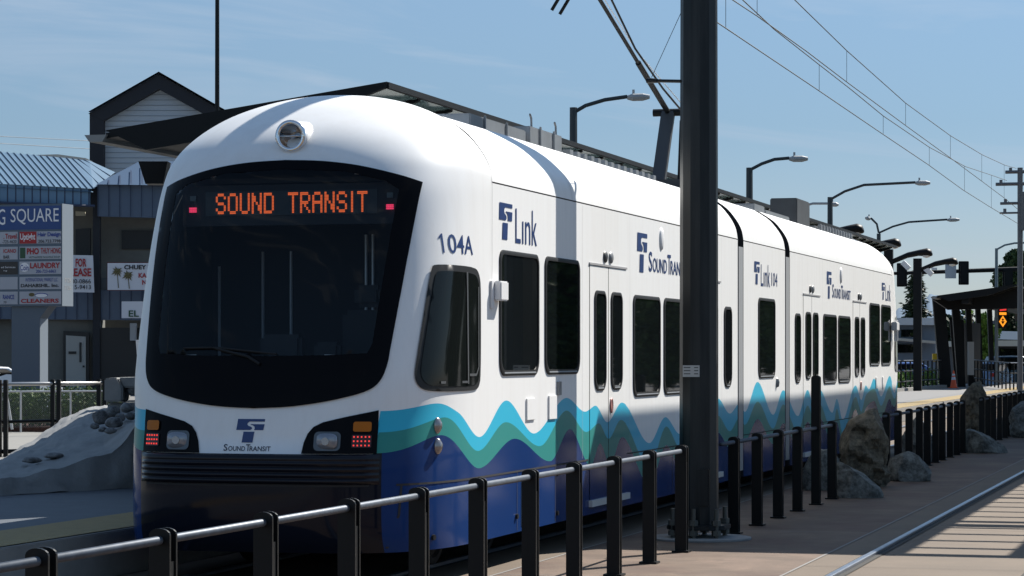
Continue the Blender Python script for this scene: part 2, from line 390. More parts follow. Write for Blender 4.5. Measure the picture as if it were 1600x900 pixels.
# left platform: body, paving, tactile strip
PZ = .36
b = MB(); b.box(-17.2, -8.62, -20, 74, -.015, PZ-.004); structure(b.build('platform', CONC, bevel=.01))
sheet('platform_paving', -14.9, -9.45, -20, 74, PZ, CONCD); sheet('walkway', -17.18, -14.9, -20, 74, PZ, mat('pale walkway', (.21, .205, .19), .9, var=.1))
b = MB(); b.add([(-9.45, -20, PZ+.004), (-8.66, -20, PZ+.004), (-8.66, 74, PZ+.004), (-9.45, 74, PZ+.004)], [(0, 1, 2, 3)]); structure(b.build('platform_edge_strip', TACT))
sheet('sidewalk', -60, -17.25, 20, 62, -.012, MATS['pale walkway'])
b = MB(); b.box(-34, -19, 54, 60.5, -.015, .12); structure(b.build('planting_bed', mat('bark mulch', (.07, .03, .02), .95, var=.6, vscale=14, bump=1, bscale=20)))

# far hills and snowy mountain
def ridge(name, w, px0, px1, ys, m, depth):
    b = MB(); n = 60; rows = []
    for j, (k, dd) in enumerate(((0, 0), (.7, .35), (1, .6), (.6, 1.0), (0, 1.3))):
        row = []
        for i in range(n+1):
            px = px0+(px1-px0)*i/n; t = i/n*(len(ys)-1); a = min(int(t), len(ys)-2); top = ys[a]+(ys[a+1]-ys[a])*(t-a)
            top -= 6*noise.noise(Vector((i*.7, j*1.3, w)))
            p = at(px, HOR, w+dd*depth); p.z = CAMH-4+k*((HOR-top)*w/F+4-1.75+1.75); row.append(p)
        rows.append(row)
    b.loft(rows, False); return structure(b.build(name, m, smooth=True))
ridge('hills', 700, -400, 2200, [540, 535, 530, 528, 520, 515, 512, 508, 512, 520], mat('far wooded hill', (.045, .07, .055), .9, var=.4, vscale=.05), 150)
ridge('mountain', 5200, 1330, 1560, [545, 520, 480, 462, 450, 470, 500, 545], mat('snowfield', (.17, .22, .28), .9, spec=0, var=.05, vscale=.004), 900)

# ================================================================== TRAIN
T = thing('light_rail_train', 'white articulated tram with blue and green wave stripes stopped at the platform', 'train', (XC, 18, 0))
W_C = pchip([(18.0, 1.33), (18.25, 1.335), (18.72, 1.385), (19.1, 1.31), (19.65, 1.10), (20.42, 1.38), (21.3, 1.08), (22.4, 1.37), (23.1, 1.23), (23.47, 1.28), (23.95, 1.11), (24.54, 1.29), (25.8, .85), (26.55, 1.10), (27.3, .9), (28.2, 1.35), (28.9, .95), (29.4, 1.25), (30.14, 1.06), (30.75, 1.17), (31.1, 1.06), (31.96, 1.42), (33.1, .98), (33.85, 1.29), (35.05, .92), (35.85, 1.27), (36.4, 1.0), (36.94, 1.26), (38.16, .9), (38.6, 1.1), (39.2, .77), (40.55, 1.28), (41.19, 1.04), (41.71, 1.27), (42.1, 1.2), (42.7, 1.37), (43.6, 1.06), (44.73, 1.40), (45.4, 1.1), (47, 1.2)])
W_G = pchip([(18.0, 1.17), (18.25, 1.175), (18.85, 1.275), (19.62, .99), (20.4, 1.2), (21.5, .965), (22.4, 1.255), (23.15, 1.04), (23.6, 1.11), (24.0, .95), (24.5, 1.12), (25.8, .6), (26.6, 1.0), (27.3, .75), (28.2, 1.15), (28.9, .8), (29.4, 1.05), (30.14, .85), (30.75, 1.0), (31.1, .9), (31.96, 1.17), (33.1, .8), (33.85, 1.1), (35.05, .7), (35.85, 1.05), (36.4, .85), (36.94, 1.05), (38.16, .6), (38.6, .95), (39.2, .55), (40.55, 1.1), (41.2, .85), (41.7, 1.1), (42.7, 1.2), (43.6, .9), (44.73, 1.22), (45.3, .9), (47, 1.0)])
W_B = pchip([(18.0, 1.01), (18.25, 1.02), (18.8, 1.14), (19.65, .85), (20.66, 1.055), (21.85, .82), (22.52, 1.085), (23.3, .72), (23.65, .92), (24.05, .7), (24.55, .95), (25.8, .42), (26.6, .8), (27.3, .55), (28.2, .95), (28.9, .6), (29.4, .85), (30.14, .65), (30.75, .8), (31.1, .7), (31.96, .95), (33.1, .6), (33.85, .85), (35.05, .5), (35.85, .82), (36.4, .65), (36.94, .85), (38.16, .45), (38.6, .75), (39.2, .4), (40.55, .9), (41.2, .65), (41.7, .9), (42.7, 1.0), (43.6, .7), (44.73, 1.0), (45.3, .7), (47, .8)])
PAINT = [WHITE, CYAN, GREEN, BLUE]
ZB = .265; ZC = 3.17
ROOF = [(1.325, 3.17), (1.30, 3.30), (1.23, 3.43), (1.10, 3.58), (.9, 3.71), (.84, 3.72), (.80, 3.66), (0, 3.66)]

def skin(mb, y0, y1, z0, z1, off, sgn=1, step=.06):
    n = max(2, int((y1-y0)/step)); prev = None
    for i in range(n+1):
        y = y0+(y1-y0)*i/n
        zb, zg, zc = W_B(y), W_G(y), W_C(y); zg = max(zg, zb+.002); zc = max(zc, zg+.002)
        lv = [min(max(z, z0), z1) for z in (z0, zb, zg, zc, z1)]
        o = len(mb.v); mb.v += [Vector((XC+sgn*(HW+off), y, z)) for z in lv]
        if prev is not None:
            for k, mi in enumerate((3, 2, 1, 0)):
                if abs(mb.v[prev+k].z-mb.v[prev+k+1].z)+abs(mb.v[o+k].z-mb.v[o+k+1].z) < 1e-5: continue
                mb.f.append([prev+k, o+k, o+k+1, prev+k+1] if sgn > 0 else [prev+k, prev+k+1, o+k+1, o+k]); mb.m.append(mi)
        prev = o
def straight_body(name, y0, y1, cuts):
    mb = MB(); ys = [y0]+[c for ab in cuts for c in ab]+[y1]
    for i in range(0, len(ys), 2): skin(mb, ys[i], ys[i+1], ZB, ZC-.012, 0)
    for a, c in cuts: skin(mb, a, c, 2.615, ZC-.012, 0); skin(mb, a, c, ZB, .33, 0)
    skin(mb, y0, y1, ZB, ZC-.012, 0, -1)
    # roof: smooth strips
    n = 24; rf = [catmull(ROOF[:5], k/14) for k in range(15)]+[list(p) for p in ROOF[5:]]
    full = [(p[0], p[1]) for p in rf]+[(-p[0], p[1]) for p in rf[::-1][1:]]
    mb.loft([[Vector((XC+x, y, z)) for x, z in full] for y in (y0, y1)], False)
    # gutter groove below the roof panel
    for s in (-1, 1):
        mb.add([(XC+s*(HW-.012), y0, ZC-.02), (XC+s*(HW-.012), y1, ZC-.02), (XC+s*(HW-.012), y1, ZC+.012), (XC+s*(HW-.012), y0, ZC+.012)], [(0, 1, 2, 3)], 4)
    for y in (y0, y1):
        pts = [(HW, ZB)]+[(p[0], p[1]) for p in rf]; pts = pts+[(-x, z) for x, z in pts[::-1][1:]]
        mb.add([(XC+x, y, z) for x, z in pts], [tuple(range(len(pts)))], 4)
    o = mb.build(name, PAINT+[SEAM], T, fixn=False)
    me = o.data; me.polygons.foreach_set('use_smooth', [True]*len(me.polygons)); me.set_sharp_from_angle(angle=math.radians(40))
    return o
doors_front = [(23.25, 24.73), (28.06, 29.52)]
doors_all = doors_front+[(65-b_, 65-a_) for a_, b_ in doors_front[::-1]]
straight_body('front_body', 20.0, 30.63, doors_front)
straight_body('middle_body', 31.01, 34.0, [])
straight_body('rear_body', 34.38, 45.0, [(65-b_, 65-a_) for a_, b_ in doors_front[::-1]])

# ---- cab shell
NB = [((1.325, .265), (18.10, .265), 3.6), ((1.325, .45), (18.02, .45), 3.6), ((1.325, .95), (18.02, .95), 3.6), ((1.325, 1.30), (18.09, 1.27), 3.7), ((1.325, 1.7), (18.18, 1.6), 4.0), ((1.325, 2.4), (18.42, 2.4), 3.8), ((1.325, 2.9), (18.62, 2.95), 3.4), ((1.325, 3.14), (18.77, 3.24), 3.1), ((1.31, 3.27), (18.90, 3.42), 2.9), ((1.24, 3.41), (19.06, 3.56), 2.75), ((1.11, 3.56), (19.27, 3.685), 2.6), ((.91, 3.70), (19.48, 3.785), 2.45), ((.62, 3.82), (19.70, 3.855), 2.3), ((.30, 3.885), (19.86, 3.893), 2.15), ((.0, 3.90), (20.0, 3.90), 2)]
NBf = [(a[0], a[1], c[0], c[1], n) for a, c, n in NB]
def surf(psi, t):
    B, zs, yf, zc, n = catmull(NBf, t); B = max(B, 0); L = 20.0-yf
    s, c = math.sin(psi), math.cos(psi)
    r = 1/((abs(s)**n+abs(c)**n)**(1/n))
    k = s*s; return Vector((XC+B*r*s, 20.0-L*r*c, zc*(1-k)+zs*k))
def t_of_z(psi, z):
    lo, hi = 0., .75
    for _ in range(26):
        m = (lo+hi)/2
        if surf(psi, m).z < z: lo = m
        else: hi = m
    return (lo+hi)/2
def snorm(psi, t):
    e = 1e-3; a = surf(psi+e, t)-surf(psi-e, t); c = surf(psi, min(t+e, .999))-surf(psi, max(t-e, 0)); n = a.cross(c)
    n.normalize(); return n
PCORNER = .93
def cab_grid():
    NP = 150; cols = []; mats_rows = [3]*8+[2]*3+[1]*3+[0]*52
    for i in range(NP+1):
        psi = -math.pi/2+math.pi*i/NP
        p0 = surf(psi, t_of_z(psi, 1.1)); front = abs(p0.x-XC) < PCORNER
        if front: zb = zg = zc = 1.012
        else: zb, zg, zc = W_B(p0.y), W_G(p0.y), W_C(p0.y)
        tb, tg, tcc, tm = (t_of_z(psi, z) for z in (zb, zg, zc, 1.62))
        ts = [tb*k/8 for k in range(8)]+[tb+(tg-tb)*k/3 for k in range(3)]+[tg+(tcc-tg)*k/3 for k in range(3)]+[tcc+(tm-tcc)*k/4 for k in range(4)]+[tm+(1-tm)*k/48 for k in range(49)]
        cols.append([surf(psi, min(t, .9999)) for t in ts])
    return cols, mats_rows
cols, mrows = cab_grid()
NR = len(cols[0]); NCOL = len(cols)
flat = [v for c in cols for v in c]
gfaces = []; gm = []
for i in range(NCOL-1):
    for k in range(NR-1):
        gfaces.append([i*NR+k, (i+1)*NR+k, (i+1)*NR+k+1, i*NR+k+1]); gm.append(4 if mrows[k] == 3 and abs(cols[i][0].x+cols[i+1][0].x-2*XC) < 1.93 else mrows[k])
bvh = BVHTree.FromPolygons([tuple(v) for v in flat], gfaces)
def pf(off):       # project front drawings (a, z) onto the skin
    def f(a, z):
        h = bvh.ray_cast(Vector((XC+a, 10, z)), Vector((0, 1, 0)))
        if h[0] is None: return Vector((XC+a, 18.5, z))
        n = h[1] if h[1].y < 0 else -h[1]
        return h[0]+n*off
    return f
def ps(off):       # project side drawings (y, z)
    def f(y, z):
        h = bvh.ray_cast(Vector((5, y, z)), Vector((-1, 0, 0)))
        if h[0] is None or y >= 19.99: return Vector((XS+off, y, z))
        n = h[1] if h[1].x > 0 else -h[1]
        return h[0]+n*off
    return f
def sym(half): return half+[(-a, z) for a, z in half[::-1]]
MASK = sym([(0.0, 3.275), (.3, 3.262), (.6, 3.222), (.9, 3.15), (1.065, 3.095), (1.05, 2.7), (1.025, 2.26), (.995, 1.85), (.98, 1.68), (.94, 1.555), (.84, 1.475), (.6, 1.41), (.3, 1.365), (0.0, 1.35)])
def smooth_half(h, n=5): return [tuple(catmull(h, k/(n*(len(h)-1)))) for k in range(n*(len(h)-1)+1)]
def sym2(top, side): return sym(smooth_half(top)+smooth_half(side)[1:])
MASK = sym2([(0.0, 3.275), (.3, 3.262), (.6, 3.222), (.9, 3.15), (1.065, 3.095)], [(1.065, 3.095), (1.05, 2.7), (1.025, 2.26), (.995, 1.85), (.98, 1.68), (.94, 1.555), (.84, 1.475), (.6, 1.41), (.3, 1.365), (0.0, 1.35)])
GLS = sym([(0.0, 3.20), (.5, 3.175), (.82, 3.10), (.925, 3.03), (.905, 2.5), (.87, 1.84), (.84, 1.765), (.5, 1.75), (0.0, 1.745)])
GL_IN = sym([(0.0, 3.225), (.5, 3.20), (.84, 3.125), (.965, 3.055), (.945, 2.5), (.915, 1.80), (.86, 1.71), (.5, 1.69), (0.0, 1.685)])
def cab(name, mirror):
    fs, ms = [], []
    for f, m in zip(gfaces, gm):
        c = sum((flat[i] for i in f), Vector())/4
        if not mirror and c.y < 19.2 and inside((c.x-XC, c.z), GL_IN): continue
        fs.append(f); ms.append(m)
    mb = MB(); mb.v = [Vector((v.x, 65-v.y, v.z)) if mirror else v.copy() for v in flat]
    mb.f = [f[::-1] if mirror else f for f in fs]; mb.m = ms
    n = len(mb.v)
    # back edge ring that closes the dome to the lower roof
    ring = [v for v in mb.v if abs(v.y-(45 if mirror else 20)) < 1e-3]
    o = mb.build(name, PAINT+[BLACKN], T, smooth=True, fixn=False); return o
nose = cab('cab_shell', False); cab('cab_shell', True)
b = MB()
for yy in (20.002, 44.998):
    pts = [(p[0][0], p[0][1]) for p in NB[8:]]; pts = pts+[(-x, z) for x, z in pts[::-1][1:]]
    b.add([(XC+x, yy, z) for x, z in pts], [tuple(range(len(pts)))])
b.build('roof_bulkhead', WHITE, T)

# ---- windscreen, mask
b = MB(); patch(b, MASK, GLS, pf(.014), .035); wm = b.build('windscreen_frame', BLACK, T, smooth=True, fixn=True)
b = MB(); patch(b, GLS, None, pf(.012), .04); wg = b.build('windscreen', GLASS, T, smooth=True)
# rear mask
b = MB(); patch(b, MASK, None, pf(.014), .05)
for v in b.v: v.y = 65-v.y
b.build('windscreen', BLACK, T, smooth=True)
# cab interior
INT = mat('cab interior panels', (.24, .32, .40), .7, var=.25, vscale=3); INTD = mat('cab dark trim', (.02, .022, .025), .6)
b = MB()
b.box(XC-1.2, XC+1.2, 20.1, 20.14, .9, 3.3); b.cur = 1
b.box(XC-1.13, XC+1.13, 18.62, 19.1, 1.3, 1.72); b.box(XC-1.18, XC+1.18, 18.9, 20.1, 1.0, 1.05)
b.box(XC-1.0, XC+1.0, 19.0, 20.1, 3.12, 3.16)
for s in (-1, 1): b.box(XC+s*1.14-.015, XC+s*1.14+.015, 19.15, 20.1, 1.05, 3.1)
b.cur = 0
b.box(XC+.05, XC+.62, 20.02, 20.07, 2.05, 2.75); b.box(XC-.85, XC-.2, 20.02, 20.07, 1.2, 2.6)
ci = b.build('cab_interior', [INT, INTD], T)
b = MB()
for x, z0, z1 in ((-8.22, 1.7, 2.5), (-7.83, 1.72, 2.62), (-7.58, 1.9, 2.62), (-6.92, 1.9, 2.75), (-6.86, 1.9, 2.75)):
    b.tube([(x, 19.98, z0), (x, 19.98, z1)], .013, 6)
b.build('grab_pole', mat('pale handrail', (.7, .72, .74), .35, metal=.3), ci)
b = MB(); b.box(XC+.22, XC+.66, 19.45, 19.6, 1.5, 2.12); b.box(XC+.32, XC+.56, 19.45, 19.56, 2.14, 2.32); b.box(XC+.2, XC+.68, 19.2, 19.6, 1.35, 1.5)
b.build('driver_seat', INTD, ci, bevel=.04)
b = MB(); b.box(XC-.25, XC+.1, 18.85, 18.98, 1.72, 1.92); b.box(XC+.2, XC+.42, 18.85, 18.95, 1.72, 1.86); b.build('console', INTD, ci, bevel=.03)
# wiper
b = MB(); f = pf(.03)
b.tube([f(-.36, 1.80), f(-.08, 1.735), f(.02, 1.68)], .012, 6); b.tube([f(-.62, 1.80), f(-.36, 1.805), f(.15, 1.755)], .009, 6)
b.build('wiper', RUBBER, wg)
# destination display
b = MB(); b.box(XC-.92, XC+.92, 18.90, 18.98, 2.78, 3.10); b.cur = 1; b.box(XC-.72, XC+.72, 18.892, 18.90, 2.86, 3.05)
dd = b.build('destination_display', [INTD, mat('display panel', (.03, .04, .045), .4)], T)
FONT = {'S': ["01110", "10001", "10000", "01110", "00001", "10001", "01110"], 'O': ["01110", "10001", "10001", "10001", "10001", "10001", "01110"], 'U': ["10001", "10001", "10001", "10001", "10001", "10001", "01110"], 'N': ["10001", "11001", "11001", "10101", "10011", "10011", "10001"], 'D': ["11110", "10001", "10001", "10001", "10001", "10001", "11110"], 'T': ["11111", "00100", "00100", "00100", "00100", "00100", "00100"], 'R': ["11110", "10001", "10001", "11110", "10100", "10010", "10001"], 'A': ["01110", "10001", "10001", "11111", "10001", "10001", "10001"], 'I': ["010", "010", "010", "010", "010", "010", "010"]}
def led_text(s, a0, a1, z0, z1):
    b = MB(); colsn = []
    for ch in s:
        if ch == ' ': colsn += [None]*6; continue
        g = FONT[ch]
        for c in range(len(g[0])):
            colsn.append([g[r][c] for r in range(7)])
        colsn.append(None)
    colsn = colsn[:-1]; n = len(colsn); da = (a1-a0)/(2*n); dz = (z1-z0)/14
    for i, c in enumerate(colsn):
        if not c: continue
        for r in range(7):
            if c[r] == '1':
                for p in (0, 1):
                    for q in (0, 1):
                        x = XC+a0+(2*i+p+.5)*da; z = z1-(2*r+q+.5)*dz; hx, hz = da*.40, dz*.40
                        b.add([(x-hx, 18.886, z-hz), (x+hx, 18.886, z-hz), (x+hx, 18.886, z+hz), (x-hx, 18.886, z+hz)], [(0, 1, 2, 3)])
    return b
led_text("SOUND TRANSIT", -.63, .64, 2.872, 3.036).build('led_lettering', LED, dd)
for s in (-1, 1):
    b = MB(); x = XC+s*.825
    for i in range(3):
        for k in range(3): b.box(x-.03+i*.02, x-.014+i*.02, 18.88, 18.9, 2.89+k*.014, 2.90+k*.014)
    b.build('marker_led', mat('pink red led', (.3, .01, .03), .4, emit=(1, .05, .14), es=.6), dd)
    b = MB(); b.box(x-.025, x+.025, 18.885, 18.9, 2.98, 3.02); b.build('marker_lens', mat('grey lens', (.15, .2, .2), .3), dd)

# ---- lamps on the front
PANEL = [(.945, 1.34), (.71, 1.287), (.56, 1.25), (.49, 1.215), (.45, 1.165), (.425, 1.10), (.41, 1.014), (.945, 1.014)]
f8, f14, f20 = pf(.008), pf(.016), pf(.022)
for s in (-1, 1):
    b = MB(); patch(b, [(s*a, z) for a, z in PANEL], None, f8, .04); hp = b.build('headlight_panel', BLACK, T, smooth=True)
    b = MB(); patch(b, rr(s*.6-.098, s*.6+.098, 1.035, 1.178, .035), None, f14, .03); hd = b.build('headlight', mat('headlight surround', (.10, .11, .12), .3, metal=.5), hp, smooth=True)
    b = MB()
    c = f14(s*.6, 1.107)
    rows = []
    for i in range(9):
        th = i/8*math.pi/2; rows.append([c+Vector((.085*math.sin(th)*math.copysign(abs(math.cos(q))**.6, math.cos(q)), -.03*math.cos(th)-.004, .062*math.sin(th)*math.copysign(abs(math.sin(q))**.6, math.sin(q)))) for q in [2*math.pi*k/20 for k in range(20)]])
    b.loft(rows, True); b.build('headlight_lens', LENS, hd, smooth=True)
    b = MB(); b.tube([c+Vector((0, -.04, 0)), c+Vector((0, -.034, 0))], .03, 16); b.build('bulb_reflector', mat('lamp reflector', (.30, .33, .38), .2, metal=.8), hd)
    b = MB(); patch(b, rr(s*.84-.06, s*.84+.06, 1.178, 1.252, .015), None, f20, .03); b.build('turn_signal', AMBER, hp, smooth=True)
    b = MB()
    for i in range(5):
        for k in range(3):
            p = f20(s*.84-.05+i*.025, 1.075+k*.032); b.add([p+Vector((dx, 0, dz)) for dx, dz in ((-.006, -.006), (.006, -.006), (.006, .006), (-.006, .006))], [(0, 1, 2, 3)])
    b.build('tail_light', REDL, hp)
    b = MB(); patch(b, rr(s*.84-.065, s*.84+.065, 1.06, 1.155, .008), None, f14, .03); b.build('tail_light_backing', mat('dark red lens', (.03, .006, .006), .2), hp, smooth=True)

# roof headlamp
HC = Vector((XC+.02, 18.885, 3.475))
hp = None
b = MB(); prof = [(.15, .45), (.138, .24), (.128, .12), (.122, .02), (.118, -.05), (.10, -.055), (.095, -.03)]
axis = Vector((0, 1, .0)); 
b.loft([[HC+Vector((r*math.cos(q), y, r*math.sin(q))) for q in [2*math.pi*k/32 for k in range(32)]] for r, y in prof], True)
rh = b.build('roof_headlamp', mat('headlamp housing', (.72, .72, .72), .25, coat=.3), T, smooth=True)
b = MB(); b.loft([[HC+Vector((r*math.cos(q), y, r*math.sin(q))) for q in [2*math.pi*k/32 for k in range(32)]] for r, y in ((.122, -.02), (.125, -.058), (.096, -.062), (.092, -.03))], True); b.build('chrome_ring', CHROME, rh, smooth=True)
b = MB(); b.loft([[HC+Vector((r*math.cos(q), y, r*math.sin(q))) for q in [2*math.pi*k/32 for k in range(32)]] for r, y in ((.094, -.045), (.085, .0), (.06, .04), (.03, .06), (.001, .062))], True)
b.box(HC.x-.09, HC.x+.09, HC.y-.045, HC.y-.04, HC.z-.008, HC.z+.004); b.tube([HC+Vector((0, .05, 0)), HC+Vector((0, -.02, 0))], .018, 10)
b.build('lamp_reflector', mat('mirror bowl', (.55, .56, .58), .1, metal=1), rh, smooth=True)

# ---- bumper with ribs
b = MB(); rows = []; npsi = 60; PB = next(q for q in [math.radians(30+.25*k) for k in range(200)] if surf(q, t_of_z(q, .9)).x-XC > .96)
profz = []
for k in range(5):
    z0 = .79+k*.043
    if k == 4: profz += [(z0, .03), (z0+.03, .03), (z0+.045, .004)]
    else: profz += [(z0, .024), (z0+.014, .044), (z0+.028, .044), (z0+.037, .024)]
profz = [(.785, .004)]+profz
for z, off in profz:
    row = []
    for i in range(npsi+1):
        psi = -PB+2*PB*i/npsi; t = t_of_z(psi, z); e = min(1, (npsi/2-abs(i-npsi/2))/3); row.append(surf(psi, t)+snorm(psi, t)*(off*e+.003)*(1 if snorm(psi, t).dot(Vector((0, -1, 0))+Vector((math.sin(psi), 0, 0))) > 0 else -1))
    rows.append(row)
b.loft(rows, False); b.build('bumper', mat('navy bumper', (.005, .006, .012), .2, spec=.3), T, smooth=True)
# seams on the cab: horizontal skirt seam, corner seams, cab joint
b = MB()
def band(pts, wd, fn, mb):
    for (p, q) in zip(pts[:-1], pts[1:]):
        d = Vector(q)-Vector(p); n = Vector((-d.y, d.x)).normalized()*wd/2
        mb.add([fn(*(Vector(p)+n)), fn(*(Vector(p)-n)), fn(*(Vector(q)-n)), fn(*(Vector(q)+n))], [(0, 1, 2, 3)])
s4 = ps(.004)
band([(18.32+.1*i, .778) for i in range(24)]+[(20.62, .778), (23.2, .778)], .016, s4, b)
band([(18.36, .778), (18.34, .55), (18.3, .30)], .018, s4, b)
band([(-.9+.1*i, .775) for i in range(19)], .014, pf(.004), b)
b.build('skirt_seam', SEAM, T)
b = MB()
band([(24.78, .778), (28.0, .778)], .012, s4, b); band([(31.0, .778), (34.0, .778)], .012, s4, b); band([(35.5, .778), (45, .778)], .012, s4, b)
for y in (20.75, 22.0, 25.9, 26.9, 38.2, 39.4, 43): band([(y, .77), (y, .28)], .010, s4, b)
b.build('skirt_joint', SEAM, T)
for y_ in (22.98, 24.9, 27.92, 29.62, 35.4, 37.2, 40.35, 42.1):
    b = MB(); band([(y_, ZC-.03), (y_, .80)], .005, ps(.0025), b); b.build('panel_joint', mat('panel joint grey', (.45, .45, .45), .7), T)
b = MB(); roofline = [(20.0, ZC-.03)]
for k in range(0, 15):
    x, z = catmull(ROOF[:5], k/14); 
    b.add([(XC+x+.002, 19.996, z+.003), (XC+x+.002, 20.006, z+.003)], [])
m_ = len(b.v)//2
b.f = [[2*i, 2*i+1, 2*i+3, 2*i+2] for i in range(m_-1)]; b.m = [0]*len(b.f)
band([(20.0, ZC), (20.0, 2.35)], .006, s4, b)
b.build('cab_joint', mat('joint grey', (.35, .35, .36), .6), T)
b = MB()
for y in (28.9, 22.6):
    pts = [catmull(ROOF[:5], k/14) for k in range(15)]
    o = len(b.v); b.v += [Vector((XC+x+.003, y+d, z+.003)) for x, z in pts for d in (0, .008)]
    for i in range(14): b.f.append([o+2*i, o+2*i+1, o+2*i+3, o+2*i+2]); b.m.append(0)
b.build('roof_joint', mat('joint pale', (.5, .5, .5), .6), T)
# bolt heads, pale blue strip
b = MB(); b.box(XS+.003, XS+.006, 20.88, 20.92, .31, .70); b.build('pale_strip', mat('pale blue strip', (.35, .58, .85), .3), T)
b = MB()
for y, z in ((18.62, .70), (18.7, .36), (20.72, .40), (22.05, .7), (22.05, .35)): b.tube([ps(.0)(y, z), ps(.02)(y, z)], .022, 10)
b.build('skirt_latch', RUBBER, T)

# ---- windows
def window(y0, y1, z0, z1, name='window', parent=T, r=.09, rb=.13, fw=.045, lit_sill=True, X=XS):
    o = rr(y0, y1, z0, z1, r, 6, rb); i1 = rr(y0+.012, y1-.012, z0+.012, z1-.012, r, 6, rb); i2 = rr(y0+fw*.8, y1-fw*.8, z0+fw, z1-fw*.8, r*.8, 6, rb*.85)
    b = MB(); L = lambda pts, d: [Vector((X+d, y, z)) for y, z in pts]
    b.loft([L(o, .001), L(o, .010), L(i1, .016), L(i2, .014), L(i2, .005)], True)
    w = b.build(name, RUBBER, parent, auto=40)
    b = MB(); b.add(L(i2, .006), [tuple(range(len(i2)))]); b.build('glass', DARKGLASS, w)
    if lit_sill:
        b = MB(); b.add([(X+.0175, y0+rb*.9, z0+.018), (X+.0175, y1-rb*.9, z0+.018), (X+.012, y1-rb*.85, z0+.044), (X+.012, y0+rb*.85, z0+.044)], [(0, 1, 2, 3)])
        b.build('sill_highlight', TRIM, w)  # lighter grey bar paints in the sun on the frame's lower bevel
    return w
WF = [(20.21, 21.43, 1.585, 2.625), (21.64, 22.86, 1.585, 2.625), (25.04, 26.28, 1.335, 2.365), (26.46, 27.74, 1.335, 2.365)]
for a in WF:
    window(*a); window(65-a[1], 65-a[0], a[2], a[3])
for a, c in ((29.76, 30.22), (65-30.22, 65-29.76)): window(a, c, 1.375, 2.335, r=.10, rb=.16, lit_sill=True)
window(32.0, 33.2, 1.465, 2.49)
# people-free saloon behind is dark: the tinted glass hides it
# ---- doors
def door(y0, y1):
    mb = MB(); ym = (y0+y1)/2; X = XS
    mb.cur = 4
    mb.add([(X-.01, y0-.012, .325), (X-.01, y1+.012, .325), (X-.01, y1+.012, 2.63), (X-.01, y0-.012, 2.63)], [(0, 1, 2, 3)], 4)
    skin(mb, y0+.008, ym-.01, .345, 2.60, .004); skin(mb, ym+.01, y1-.008, .345, 2.60, .004)
    d = mb.build('door', PAINT+[SEAM], T, fixn=False)
    b = MB(); b.box(X, X+.012, y0-.02, y1+.02, 2.605, 2.625); b.build('door_header', SEAML, d)
    b = MB(); b.box(X-.005, X+.035, y0-.02, y1+.05, .335, .395); b.build('door_step', mat('step aluminium', (.6, .6, .58), .4), d)
    window(y0+.17, y0+.62, 1.42, 2.37, 'door_window', d, .09, .13, .04, True, X+.004)
    window(ym+.09, ym+.55, 1.42, 2.37, 'door_window', d, .09, .13, .04, True, X+.004)
    b = MB(); c = Vector((X+.006, ym+.1, 1.27)); b.loft([[c+Vector((dx, r*.05*math.cos(q), r*.075*math.sin(q))) for q in [2*math.pi*k/16 for k in range(16)]] for dx, r in ((0, 1), (.012, .95), (.014, .8), (.010, .75), (.010, .01))], True)
    b.build('door_button', mat('door button', (.45, .2, .17), .4), d, smooth=True)
    b = MB()
    for yy, m in ((ym-.13, 0), (ym+.1, 1)):
        c = Vector((X+.002, yy, 2.70)); b.cur = m
        b.loft([[c+Vector((dx, r*.075*math.cos(q), r*.06*math.sin(q))) for q in [2*math.pi*k/14 for k in range(14)]] for dx, r in ((0, 1), (.012, .9), (.022, .5), (.024, .01))], True)
    b.build('door_lamp', [DKGREY, TRIM], d, smooth=True)
for a in doors_all: door(*a)

# ---- cab side window
CW = [(18.55, 1.50), (18.68, 1.475), (19.50, 1.475), (19.60, 1.50), (19.655, 1.58), (19.66, 2.30), (19.62, 2.40), (19.52, 2.455), (18.86, 2.46), (18.80, 2.43), (18.52, 1.68), (18.50, 1.57)]
def chaikin(p, n=2):
    for _ in range(n): p = [q for i in range(len(p)) for a_, c_ in [(Vector(p[i]), Vector(p[(i+1) % len(p)]))] for q in (tuple(a_.lerp(c_, .22)), tuple(a_.lerp(c_, .78)))]
    return p
CW = chaikin(CW)
def shrink(poly, d):
    c = Vector((sum(p[0] for p in poly)/len(poly), sum(p[1] for p in poly)/len(poly))); out = []
    for p in poly:
        v = Vector(p)-c; out.append((c.x+v.x*(1-d/abs(.5)), c.y+v.y*(1-d/.5)))
    return out
b = MB(); patch(b, CW, None, ps(.010), .05); cw = b.build('cab_window', RUBBER, T, smooth=True)
b = MB(); patch(b, shrink(CW, .045), None, ps(.014), .05); b.build('glass', mat('cab side glass', (.008, .010, .010), .06, spec=.15), cw, smooth=True)
b = MB()
g1 = ps(.022); band([(19.30, 1.53), (19.30, 2.41)], .028, g1, b); band([(19.33, 1.60), (19.5, 1.60), (19.56, 1.66), (19.56, 2.3)], .02, g1, b); band([(18.78, 1.545), (19.30, 1.545)], .018, g1, b)
b.build('sash_bar', mat('sash black', (.075, .08, .085), .4), cw)
for v in (1,):
    b = MB(); patch(b, CW, None, ps(.010), .06)
    for q in b.v: q.y = 65-q.y
    b.build('cab_window', DARKGLASS, T, smooth=True)

